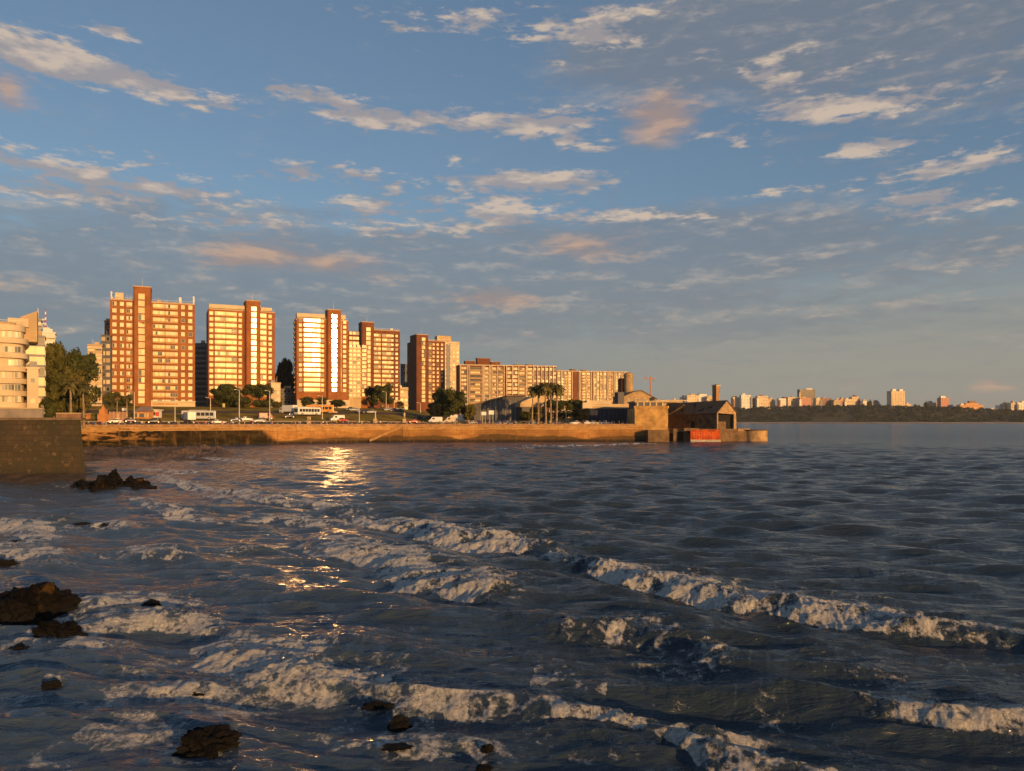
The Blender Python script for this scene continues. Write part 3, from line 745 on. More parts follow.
def build_towers():
    # nearest tower
    f = Face(110, 195, 313, 24)
    h = lambda py0, py1, Y: (py1-py0)/F*Y
    st = h(0, 6.85, 313); zf = f.z(404)+.3
    c = [('w',114.5,4,1.5,W_gold,2),('w',122,3.6,1.5,W_gold,2),('balcony',129.3,5.4,1.5,W_mix,3),('shaft',141.8,6,2.2,W_gold,2),
         ('balcony',158.8,11.5,1.5,W_gold,5),('balcony',171.6,12,1.5,W_mix,5),('w',183,3.4,1.6,W_gold,1),('w',190.3,3.8,1.6,W_gold,1)]
    def ex(root, f):
        q = MB(); x0, x1 = f.x(112), f.x(196)
        q.box(f.x(151), x1-.3, -.6, -.05, 0, 2.7, m_cream); q.box(f.x(151), x1-.2, -1.6, -.05, 2.75, 3.1, m_white); q.build('entrance_floor', root)
        q = MB(); zt = f.z(302); q.box(f.x(115), f.x(123.5), .8, 6, zt+.003, zt+3.2, m_cream); q.build('tank_room', root)
        for a_, b_, h_ in ((179,181.5,2.8),(110.5,111.8,3.6),(193,194.4,3.6)):
            q = MB(); q.box(f.x(a_), f.x(b_), .8, 2.6, zt, zt+h_, m_white); q.build('roof_vent', root)
    tower('apartment_tower', 'broadest orange brick tower, leftmost of the five, with a stair shaft left of its centre', f,
          [(110,151,302),(150.9,195,302.6)], (133.5,151,288.5), c, 15, zf, st, 15, m_brick, ex)
    # second tower
    f = Face(206, 275, 350, 25); st = h(0, 5.66, 350); zf = f.z(396)+.2
    c = [('w',211.3,3.6,1.5,W_gold,1),('balcony',220.2,10.5,1.65,W_bright,4),('balcony',231.4,10.5,1.65,W_bright,4),('w',240.2,3,1.5,W_gold,1),
         ('shaft',253.4,5,1.9,W_flash2,2),('balcony',263.3,6,1.8,W_bright,2),('w',270.2,3,1.5,W_gold,1)]
    def ex(root, f):
        q = MB(); zt = f.z(310.5)
        q.box(f.x(209), f.x(245), .6, 5, zt+.55, zt+2.4, m_cream); q.box(f.x(261), f.x(272), .6, 5, zt+.55, zt+2.2, m_cream); q.build('penthouse', root)
        q = MB(); q.box(f.x(208), f.x(275), 1.5, 15.5, -.5, .4, m_grey); q.build('plinth', root)
        q = MB(); q.box(f.x(243.5), f.x(245.3), -.35, -.02, 0, zt, m_brick2); q.box(f.x(208), f.x(209.4), -.3, -.02, 0, zt, m_brick2); q.build('pilaster', root)
    tower('apartment_tower', 'brick tower with wide bands of glaring yellow glazed balconies, second tower from the left', f,
          [(208,246,311),(260,275,311)], (245.5,260,301), c, 15, zf, st, 15, m_brick, ex)
    # third tower
    f = Face(296.5, 349, 390, 23.2); st = h(0, 4.92, 390); zf = f.z(391.5)
    c = [('w',300.5,3,1.5,W_gold,1),('balcony',308,8.2,1.7,W_flash2,3),('balcony',316.2,8,1.7,W_flash2,3),('w',322.6,2.8,1.5,W_gold,1),
         ('shaft',333.8,4.6,1.7,W_flash,2),('w',340.6,1.3,2.4,W_bright,1),('w',344.6,3,1.5,W_gold,1)]
    def ex(root, f):
        q = MB(); zt = f.z(319)
        q.box(f.x(297), f.x(325), .6, 5, zt+.55, zt+2.6, m_cream); q.box(f.x(340), f.x(346), .6, 5, zt+.55, zt+2.8, m_cream); q.build('penthouse', root)
        # narrow balconies round the left corner
        q = MB()
        me = win_mesh(2.6, 1.7, W_mix, 1)
        for i in range(15): link('window', me, root, (f.x(296.5)-.02, 4.0, zf+i*st), R(-90))
        for i in range(15): q.box(f.x(296.5)-.9, f.x(296.5), 2.2, 6.2, zf+i*st-.9, zf+i*st-.1, m_balc)
        q.build('side_balcony', root)
        q = MB(); q.box(f.x(296.5), f.x(349), -2.5, -.05, -.5, f.z(400), m_cream); q.build('entrance_floor', root)
    tower('apartment_tower', 'brick tower whose stair shaft flashes brightest in the low sun, third tower from the left', f,
          [(296.5,328,319.5),(340,348.5,320)], (327,340.5,310), c, 15, zf, st, 10, m_brick, ex)
    # cream balcony block leaning against the third and fourth towers
    f = Face(349, 367, 400, 24)
    root = f.root('apartment_block', 'pale pink block of small balconies squeezed between the third and fourth towers', 'apartment block')
    q = MB(); q.box(f.x(348.6), f.x(361), 0, 12, 0, f.z(347), m_cream2); q.box(f.x(361), f.x(367.5), 0, 12, 0, f.z(350), m_brick); q.build('wall', root)
    q = MB(); q.box(f.x(349.5), f.x(359.5), 2, 9, f.z(347)+.003, f.z(331), m_brick2); q.build('upper_storeys', root)
    q = MB(); 
    for i in range(13):
        z = f.z(398)+i*st*.84+1; q.box(f.x(348.8), f.x(361), -.8, -.02, z-.9, z-.1, m_cream)
    q.build('balcony_band', root)
    wl = []
    wm = win_mesh(1.5, 1.5, W_gold, 1); wm2 = win_mesh(2.3, 1.5, W_gold, 2)
    for i in range(13):
        z = f.z(398)+i*st*.84+1
        for px in (350.8, 354.6, 358.6): wl.append((wm, f.x(px), -.03, z, 0))
        wl.append((wm2, f.x(364.2), -.03, z, 0))
    for z in (333,338,343):
        for px in (351.5,355,358.3): wl.append((wm, f.x(px), 1.97, f.z(z+1.3), 0))
    put_windows(root, wl)
    # fourth tower
    f = Face(361, 400, 430, 22); st = h(0, 4.5, 430); zf = f.z(399.5)
    c = [('shaft',367.7,4.2,2.0,W_gold,2),('balcony',377.3,6.6,1.4,W_mix,3),('balcony',386.5,8.8,1.4,W_mix,4),('w',392.3,2.2,1.3,W_gold,1),('w',396.7,2.2,1.3,W_gold,1)]
    tower('apartment_tower', 'red brick tower with its stair shaft on its left edge, behind the pale pink block', f,
          [(362,400,330.5)], (361,373.4,323.5), c, 15, zf, st, 13, m_brick2)
    # fifth tower
    f = Face(417, 445, 500, 27); st = h(0, 4.05, 500); zf = f.z(402)
    c = [('shaft',423,3.2,2.0,W_gold,2),('balcony',430,2.6,1.6,W_mix,1),('w',433.6,1.9,1.4,W_gold,1),('w',437.8,1.9,1.4,W_gold,1),('w',442,1.9,1.4,W_gold,1)]
    tower('apartment_tower', 'slim dark brick tower with a blank left side, rightmost of the five brick towers', f,
          [(417,445,341)], (416,428,335.5,1.0), c, 15, zf, st, 20, m_brick2)
# ------------------------------------------------------------ other buildings
def grid_windows(root, xs, zs, w, h, glass, y=-.03, nx=1, skip=0.0, rz=0.0, cap=100, frame=.07, tilt=.5):
    vs = [win_mesh(w, h, glass, nx, frame) for _ in range(3)]
    l = [(random.choice(vs), x, y, z, rz) for z in zs for x in xs if random.random() >= skip]
    random.shuffle(l)
    put_windows(root, l, cap, tilt)
def slab(name, label, f, pa, pb, ptop, pbase, floors, depth, bays, body, roofboxes, group):
    root = f.root(name, label, 'apartment block', group)
    zt = f.z(ptop); zb = f.z(pbase); st = (zt-zb-1)/floors
    q = MB(); q.box(f.x(pa), f.x(pb), 0, depth, 0, zt, body); q.build('wall', root)
    fin = MB(); bal = MB(); rb = MB(); wx = []; bx = []
    for kind, a, b in bays:
        x0, x1 = f.x(a), f.x(b)
        if kind == 'fin': fin.box(x0, x1, -.9, -.01, 0, zt+.3, m_fin)
        elif kind == 'bal':
            for i in range(floors):
                z = zb+i*st; bal.box(x0, x1, -1.3, -.01, z-.15, z+.85, m_slab)
            bx.append((x0, x1))
        elif kind == 'win': wx.append((x0+x1)/2)
        elif kind == 'gap':
            g_ = MB(); g_.box(x0, x1, -.35, -.01, 0, zt-.5, m_brick2); g_.build('recess', root)
    fin.build('fin', root); bal.build('balcony_stack', root)
    rb.box(f.x(pa)-.2, f.x(pb)+.2, -.4, depth, zt+.003, zt+.6, m_cream); rb.build('parapet', root)
    for a, b, pt, m in roofboxes:
        r_ = MB(); r_.box(f.x(a), f.x(b), 3, 9, zt+.6, f.z(pt), m); r_.box(f.x(a)-.3, f.x(b)+.3, 2.7, 9.3, f.z(pt)+.003, f.z(pt)+.4, m_grey); r_.build('roof_house', root)
    wm = [win_mesh(1.5, 1.6, W_mix, 1) for _ in range(3)]
    l = [(random.choice(wm), x, -.03, zb+i*st+1.0, 0) for i in range(floors) for x in wx]
    for x0, x1 in bx:
        wb = win_mesh((x1-x0)*.86, 1.35, W_mix, 2)
        l += [(wb, (x0+x1)/2, -.04, zb+i*st+1.1, 0) for i in range(floors)]
    random.shuffle(l); put_windows(root, l, 100)
    return root
def simple_block(label, pa, pb, ptop, Y, az, depth, wall, floors, ncol, glass, name='apartment_building', cat='apartment building', pbase=None, w=1.5, h=1.4, roof=None, bands=None, side=False, group=None, cap=100, z0=None, skip=.05):
    f = Face(pa, pb, Y, az, z0=z0); root = f.root(name, label, cat, group)
    zt = f.z(ptop); x0, x1 = f.x(pa), f.x(pb)
    q = MB(); q.box(x0, x1, 0, depth, 0, zt, wall); q.build('wall', root)
    q = MB(); q.box(x0-.2, x1+.2, -.2, depth+.2, zt+.003, zt+.45, roof or wall); roofbits(q, x0+1, x1-1, 1.5, max(3, depth-2), zt+.45, 4, int(pa)); q.build('roof', root)
    if bands:
        q = MB(); q.box(x0-.1, x1+.1, -.9, -.01, -1.35, -.5, bands); bme = q.mesh('balcony_band')
        for i in range(1, floors+1): link('balcony_band', bme, root, (0, 0, zt*i/floors))
    st = zt/floors
    xs = [x0+(x1-x0)*(i+.5)/ncol for i in range(ncol)]; zs = [i*st+st*.35 for i in range(floors)]
    if side:
        wm = win_mesh(1.4, 1.4, glass); sx = -1 if side == 'l' else 1
        l = [(wm, (x0-.03 if sx < 0 else x1+.03), depth*(j+.5)/4, z, R(-90*1 if sx < 0 else 90)) for z in zs for j in range(4)]
        put_windows(root, l[:40], 40)
    grid_windows(root, xs, zs, w, h, glass, skip=skip, cap=cap)
    return root, f
m_slab = M('slab_balcony', (0.42,0.27,0.14), .9, .2, .3)
m_fin = M('slab_fin', (0.60,0.48,0.34), .85, .15, .3)
m_sbody = M('slab_body_sand', (0.27,0.14,0.07), .9, .25, .2)
def build_blocks():
    # ---- left foreground: cream corner building with curved balconies
    f = Face(-40, 27, 172, 30, z0=5.0)
    root = f.root('apartment_building', 'cream apartment building with curved wraparound balconies, at the left edge behind the near wall', 'apartment building')
    zt = f.z(325.5); x0, x1 = f.x(-60), f.x(27)
    def rounded(x0, x1, y0, y1, r, n=8):
        p = [(x0, y0)]
        for i in range(n+1):
            t = -math.pi/2+math.pi/2*i/n; p.append((x1-r+r*math.cos(t), y0+r+r*math.sin(t)))
        return p+[(x1, y1), (x0, y1)]
    q = MB(); q.prism(rounded(x0, x1-.9, .9, 12, 3), 0, zt, m_cream); q.build('wall', root)
    fl = [337.5, 352.5, 366, 378.5, 391, 403]
    for py in fl:
        q = MB(); z = f.z(py); q.prism(rounded(x0, x1, 0, 11, 3.6), z-1.05, z+.15, m_cream); q.build('balcony', root)
    q = MB(); q.prism(rounded(x0, x1-.5, .4, 12, 3.2), zt-.9, zt+.5, m_cream); q.prism(rounded(x0, x1-2.2, 2.6, 11, 3.2), zt+.5, f.z(319.5), m_cream2); q.build('roof_terrace', root)
    zs = [f.z(py)+.35 for py in fl]
    grid_windows(root, [f.x(p) for p in (-52,-40,-28,-16,-4,4.5,11,17.5)], zs, 1.15, 1.3, window_mat('window_glass_shop', (0.35,0.27,0.17), (0.55,0.43,0.27), .2, .35), y=.86, nx=2, skip=.08, tilt=.3)
    q = MB(); zr = f.z(319.5)
    for x in np.arange(x0, x1-.5, 1.1): q.cyl((x,.5,zt+.5),(x,.5,zt+1.5), .03, .03, m_metal, 4)
    q.box(x0, x1-.6, .47, .53, zt+1.48, zt+1.54, m_metal); q.build('railing', root)
    q = MB(); a, b, c_ = f.x(6), f.x(27.5), f.x(36)
    q.box(a, b, 4.5, 11, zt+.5, f.z(314.5), m_cream); q.build('penthouse', root)
    q = MB(); q.xprism([(f.x(19), f.z(338)), (c_, f.z(338)), (c_, f.z(305.5)), (f.x(19), f.z(312.6))], 5.2, 10, m_cream2); q.build('slanted_wall', root)
    # ---- lower wing with lit lower part and grey glazing above
    simple_block('plain sand coloured wing with a blank lower wall, right of the cream curved balconies', 27, 38.5, 369, 176, 33, 9, m_cream, 3, 1, W_mix, z0=5, w=.9, h=1.0, skip=.3)
    simple_block('grey glazed block with square bright windows, above and behind the sand coloured wing', 26, 44.5, 337, 184, 31, 9, m_grey, 9, 2, W_mix, z0=5, w=2.0, h=1.9, side='r')
    simple_block('narrow grey stair tower beside the slanted roof wall at far left', 34, 41, 320.5, 190, 31, 6, m_grey, 9, 1, W_dark, z0=5, w=2, h=1.2, bands=m_white)
    simple_block('white building with stepped balconies between the grey block and the large trees', 42, 55, 333.5, 215, 30, 9, m_white, 10, 2, W_mix, z0=6, w=1.8, h=1.3, bands=m_white)
    # ---- radio mast
    mm = M('mast_red', (0.45,0.06,0.04), .6, .05); mw = M('mast_white', (0.75,0.73,0.7), .6, .05)
    X, Yy, Z = WP(45.5, 336, 260); root = tag(empty('radio_mast', (X, Yy, 0)), 'thin red and white banded lattice mast above the white stepped building', 'radio mast')
    zt = EYE-(309-HY)/F*260; q = MB()
    for k in range(14):
        a = Z-4+(zt-Z+4)*k/14; b = Z-4+(zt-Z+4)*(k+1)/14; m = mm if k % 2 else mw; r0 = .42*(1-k/18); r1 = .42*(1-(k+1)/18)
        for i in range(3):
            t = 2.09*i; t2 = 2.09*(i+1); q.cyl((r0*math.cos(t),r0*math.sin(t),a),(r1*math.cos(t),r1*math.sin(t),b), .08, .08, m, 4)
            q.cyl((r0*math.cos(t),r0*math.sin(t),a),(r1*math.cos(t2),r1*math.sin(t2),b), .04, .04, m, 4)
    q.build('lattice', root); q = MB(); q.cyl((0,0,8),(0,0,Z-3.5), .5, .4, m_grey, 8); q.build('pole', root)
    q = MB()
    for k in (0.45,.6): q.cyl((-.6,0,Z+(zt-Z)*k),(-.6,-.6,Z+(zt-Z)*k), .35, .35, mw, 10)
    q.build('dish', root)
    # ---- cream block left of the first tower
    simple_block('cream eight storey block with ribbon balconies just left of the nearest brick tower', 87.5, 102, 345.5, 290, 26, 9, m_cream2, 8, 2, W_mix, bands=m_cream, w=2.1, h=1.5)
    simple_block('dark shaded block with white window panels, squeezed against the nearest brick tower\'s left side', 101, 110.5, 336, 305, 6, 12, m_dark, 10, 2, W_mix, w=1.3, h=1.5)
    simple_block('brown brick roof block peeping above the dark shaded block at left', 104.5, 111, 321.5, 345, 20, 8, m_brick, 14, 1, W_dark, skip=.9)
    # between towers 1 and 2
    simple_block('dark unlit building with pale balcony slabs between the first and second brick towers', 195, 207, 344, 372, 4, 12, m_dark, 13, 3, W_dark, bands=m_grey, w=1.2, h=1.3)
    # small cream building right of tower 2
    simple_block('small pale pink building behind the trees at the right foot of the second brick tower', 271, 280.5, 383.5, 350, 26, 7, m_cream, 4, 2, W_mix, w=1.0, h=1.2)
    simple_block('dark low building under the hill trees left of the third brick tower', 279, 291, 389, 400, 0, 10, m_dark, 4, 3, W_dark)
    # between 4 and 5
    simple_block('narrow dark glass office building in the gap left of the rightmost brick tower', 400.5, 408.5, 364.5, 560, 5, 14, m_dark, 8, 3, window_mat('window_glass_blue', (.06,.09,.12), (.10,.13,.16), .15, .5), w=1.4, h=2.8)
    simple_block('low salmon building with bright glazing at the left foot of the rightmost brick tower', 396, 408, 388, 440, 20, 10, m_cream, 3, 3, W_bright, w=1.6, h=1.5, bands=m_cream2)
    # terrace in front of it
    f = Face(381, 404, 400, 18); root = f.root('terrace_canopy', 'salmon terrace with a shallow awning in front of the low salmon building', 'terrace')
    q = MB(); z = f.z(401.5); q.xprism([(f.x(381),z-.5),(f.x(402),z-.5),(f.x(400),z+.6),(f.x(385),z+.9)], -1, 5, m_cream); q.build('awning', root)
    q = MB()
    for p in (382.5,388,394,400.5): q.box(f.x(p)-.2, f.x(p)+.2, -.6, -.2, -1, z-.5, m_cream2)
    q.build('pillar', root); q = MB(); q.box(f.x(381), f.x(404), -3, 5.2, -1, f.z(408), m_grey); q.build('base', root)
    # white tower behind tower 5
    r_, f = simple_block('pale concrete tower with a cap block, standing behind the rightmost brick tower', 437, 459.5, 342, 590, 18, 16, m_cream, 17, 6, W_gold, w=1.6, h=1.5, bands=None)
    q = MB(); q.box(f.x(438), f.x(452), 3, 13, f.z(342)+.46, f.z(335.5), m_cream2); q.box(f.x(446.3), f.x(450.3), -.4, -.01, 0, f.z(344), m_grey); q.build('cap_block', r_)
    # ---- long slabs
    g = 'long ten storey slab blocks right of the towers'
    f = Face(459, 556, 490, 12)
    bays = []
    for a in (459.8,467,468.5,481.5,482.8,484,489,490.2,491.5,497,503.5,506,512,518,525.5,526.5,533,537,541,545,549,552.5): bays.append(('fin', a, a+.75))
    bays += [('bal',469.5,481),('bal',492.5,496.5),('bal',498.2,503),('bal',519,525),('bal',527.5,532.5),('bal',484.9,488.8)]
    bays += [('win',a,a+2) for a in (461.5,464.3,507.5,509.8,513,515.4,534,538,542,546,550,553.5)]
    slab('apartment_slab', 'long slab block with white fins and red brick strips, just right of the brick towers', f, 459, 556, 366, 407, 10, 14, bays, m_brick2,
         [(466,476,361.5,m_brick2),(478,491,358.5,m_brick2),(492,501,362,m_brick2),(516,523,365.5-1.2,m_brick2),(528,534,364,m_brick2)], g)
    f = Face(556, 630, 585, 14); bays = []
    for a in (557,560.5,564,567.5,571.5,578.5,580,586,590.5,593,596,599.5,603,606.5,608,613.5,615,618,621,624,627): bays.append(('fin', a, a+.7))
    bays += [('bal',582,585.8),('bal',600.4,602.8),('bal',609,613),('bal',587,590),('bal',565,567.3),('bal',621.8,623.8),('gap',573,578),('gap',611.5+0,612)]
    bays += [('win',a,a+1.6) for a in (558.3,562,569,594.2,597.5,604.4,616.2,619.3,625.3,628)]
    slab('apartment_slab', 'brighter orange slab block further away, behind the palms and the gabled hall', f, 556, 628.5, 371.8, 402, 10, 14, bays, m_sbody,
         [(559,563,370.4,m_brick2),(573,577,369.6,m_brick2),(584,588,370,m_brick2),(610,613,370.6,m_brick2)], g)
    # ---- dark hall with sloping roof, cream arched roof hall
    f = Face(478, 524, 310, 0, z0=6.0); root = f.root('market_hall', 'long low dark hall, roof sloping down left, in front of the white finned slab', 'hall')
    q = MB(); q.xprism([(f.x(474),0),(f.x(524),0),(f.x(524),f.z(395.5)),(f.x(506),f.z(396.5)),(f.x(474),f.z(405))], 0, 20, m_dark); q.build('wall', root)
    q = MB(); q.xprism([(f.x(472.5),f.z(405.6)),(f.x(506),f.z(396.9)),(f.x(525),f.z(395.8)),(f.x(525),f.z(394.6)),(f.x(506),f.z(395.6)),(f.x(472.5),f.z(404.2))], -1.2, 21, M('roof_sheet_brown', (0.17,0.12,0.09), .8, .2, .3)); q.build('roof', root)
    q = MB()
    for p in range(480, 524, 5): q.box(f.x(p), f.x(p)+.25, -.15, -.01, 0, f.z(405 if p < 490 else 400), m_grey)
    q.build('pilaster', root)
    f = Face(521, 546, 305, 15, z0=6.0); root = f.root('exhibition_hall', 'small cream hall whose pale roof slopes down to the left behind the palms', 'hall')
    q = MB(); q.box(f.x(522), f.x(545), 0, 12, 0, f.z(407), m_dark); q.build('wall', root)
    q = MB(); q.xprism([(f.x(519.5),f.z(407.2)),(f.x(541),f.z(406)),(f.x(546),f.z(398)),(f.x(545),f.z(394.8)),(f.x(535),f.z(396)),(f.x(520),f.z(402.5))], -.8, 12, m_cream2); q.build('roof', root)
    # ---- dark blue mesh screen
    f = Face(583, 634.5, 288, -14, z0=5.6); root = f.root('screen_fence', 'tall dark blue mesh hoarding at the back of the promenade, left of the bastion', 'hoarding')
    ms = M('mesh_screen', (0.025,0.032,0.055), .8, .4, .3); z1 = f.z(408.3)
    q = MB(); q.box(f.x(583), f.x(634.5), 0, .12, 0, z1, ms); q.build('panel', root)
    q = MB()
    for p in np.arange(583.5, 635, 4.2): q.box(f.x(p)-.06, f.x(p)+.06, -.1, -.005, 0, z1+.1, m_dark)
    q.build('frame', root)
    # ---- long cream wall building above it
    f = Face(582, 634, 300, 6, z0=5.6); root = f.root('low_building', 'long flat cream wall on the terrace above the dark blue hoarding', 'low building')
    q = MB(); q.box(f.x(582.5), f.x(640), 0, 8, 0, f.z(404), m_cream2); q.build('wall', root)
    q = MB(); q.box(f.x(582.5), f.x(592), -.35, -.01, f.z(408.5), f.z(402.6), m_cream); q.box(f.x(587), f.x(612), -.3, -.01, f.z(406.0)-.3, f.z(404.8), m_cream); q.build('lit_panel', root)
    q = MB(); q.box(f.x(587), f.x(612), .5, 7, f.z(404)+.003, f.z(400.4), m_cream); q.build('roof', root)
    # ---- gabled stone hall with round tower
    f = Face(623, 657, 315, 10, z0=5.6); root = f.root('stone_hall', 'stone hall with a shallow gable and a round domed tower, above the bastion', 'hall')
    ms = M('stone_ochre', (0.40,0.27,0.14), .9, .25, .4, .05, 1.5)
    q = MB(); q.xprism([(f.x(623),0),(f.x(656.5),0),(f.x(656.5),f.z(399)),(f.x(647),f.z(394.3)),(f.x(641),f.z(391)),(f.x(634),f.z(392)),(f.x(623),f.z(397.3))], 0, 14, ms); q.build('wall', root)
    q = MB(); q.xprism([(f.x(657.3),f.z(399.4)),(f.x(647),f.z(394.3)+.1),(f.x(641),f.z(391)+.1),(f.x(634),f.z(392)+.1),(f.x(622.5),f.z(397.3)+.05),(f.x(622.5),f.z(396.9)+.1),(f.x(634),f.z(391.5)+.1),(f.x(641),f.z(390.4)+.2),(f.x(648),f.z(394)+.2),(f.x(657.3),f.z(398.8))], -.4, 14.3, M('roof_slate_brown', (0.19,0.13,0.09), .85, .2)); q.build('roof', root)
    wm = win_mesh(.75, 1.2, W_dark, 1)
    put_windows(root, [(wm, f.x(p), -.03, f.z(py), 0) for p, py in ((628.5,401.5),(636,401.5),(637.8,401.5),(645.2,401.5))])
    q = MB(); q.box(f.x(617.3), f.x(623.4), -1, 4, 0, f.z(392.2), m_dark); q.build('dark_annexe', root)
    # round tower
    x, y = f.x(634.8), 8; q = MB(); z1 = f.z(375.5); r = 1.95
    q.cyl((x,y,0),(x,y,z1), r, r, ms, 20); q.cyl((x,y,z1+.003),(x,y,z1+.6), r+.25, r+.25, ms, 20)
    prev = r+.05
    for k in range(5):
        a = math.pi/2*(k+1)/5; rr = (r+.05)*math.cos(a)+.02; q.cyl((x,y,z1+.6+1.3*math.sin(math.pi/2*k/5)),(x,y,z1+.6+1.3*math.sin(a)), prev, rr, ms, 20); prev = rr
    tw = q.build('round_tower', root)
    q = MB(); q.box(f.x(628.6), f.x(632), 9, 14, 0, f.z(377), m_brick2); q.build('side_tower', root)
    wm = win_mesh(.6, .9, W_dark, 1); link('window', wm, root, (x+.3, y-r-.02, f.z(381.8)), 0)
    # ---- tower crane beyond
    my = M('crane_orange', (0.55,0.25,0.10), .6, .1); X, Y_, Z_ = WP(650.5, 379, 900)
    root = tag(empty('tower_crane', (X, Y_, 5)), 'distant orange construction crane jib against the sky, right of the round domed tower', 'crane')
    q = MB(); z = Z_-5; q.cyl((0,0,0),(0,0,z+2), .7, .7, my, 4); q.build('mast', root)
    q = MB()
    for s0, s1 in ((-8,4.8),): 
        q.cyl((s0,0,z),(s1,0,z), .3, .3, my, 4); q.cyl((s0,0,z+1.6),(s1,0,z+1.6), .25, .25, my, 4)
        for k in range(12): q.cyl((s0+k*1.05,0,z+(k%2)*1.6),(s0+(k+1)*1.05,0,z+((k+1)%2)*1.6), .18, .18, my, 4)
    q.build('jib', root); q = MB(); q.box(-.9,.9,-.9,.9,z-1.2,z+.0,my); q.box(3.0,4.8,-.6,.6,z-1.8,z-.3,m_grey); q.build('cab', root)
    # ---- bastion and terrace right of the sea wall
    root = tag(empty('bastion', (50,262,0)), 'massive tan masonry bastion at the right end of the long sea wall', 'bastion')
    mbn = M('bastion_stone', (0.50,0.30,0.10), .9, .35, .35, .15, .9, col2=(0.30,0.17,0.06))
    mlo = M('bastion_foot', (0.16,0.10,0.05), .9, .45, .35, .12, .9)
    P_ = lambda px, Y: ((px-CX)/F*Y-50, Y-262)
    a, b, c_, d = P_(648.5,262), P_(668,262), P_(672,300), P_(634,300)
    q = MB(); q.prism([(a[0]-.2,a[1]-.6),(b[0]+.3,b[1]-.6),(b[0]+.3,34),(a[0]-.2,34)], -2, EYE-(430-HY)/F*262, mlo); q.build('footing', root)
    q = MB(); zt = EYE-(408.5-HY)/F*268; a2, b2 = P_(634.8,268), P_(668,266)
    q.prism([a2, b2, (b2[0],b2[1]+34), (a2[0],a2[1]+34)], 0, zt, mbn); q.build('masonry', root)
    q = MB(); q.prism([(a2[0]-.3,a2[1]-.3),(b2[0]+.3,b2[1]-.3),(b2[0]+.3,b2[1]+.5),(a2[0]-.3,a2[1]+.5)], zt+.003, zt+.9, mbn); q.build('parapet', root)
    q = MB(); q.box(a2[0]+1, b2[0]-1, 10, 26, zt, zt+2.3, m_dark); q.box(a2[0]+.5, b2[0]+6, 9.5, 26.5, zt+2.303, zt+2.9, m_cream2); q.build('pavilion', root)
    q = MB()
    for k in range(5): x = a2[0]+1.4+k*2.3; q.box(x, x+.5, 9.7, 9.98, zt, zt+2.3, m_cream)
    q.build('pavilion_pillar', root)
    # terrace wall running on behind the ruin
    f = Face(655, 700, 330, 6, z0=0); root = f.root('terrace_wall', 'low tan terrace running right from the stone hall to the ruined boathouse', 'terrace wall')
    q = MB(); q.box(f.x(650), f.x(698), 0, 10, -2, f.z(402.6), m_cream2); q.build('wall', root)
    q = MB()
    for p in range(652, 698, 3): q.box(f.x(p), f.x(p)+.3, -.05, .2, f.z(402.6), f.z(402.6)+.9, m_cream)
    q.box(f.x(651), f.x(698), -.06, .2, f.z(402.6)+.903, f.z(402.6)+1.15, m_cream); q.build('balustrade', root)

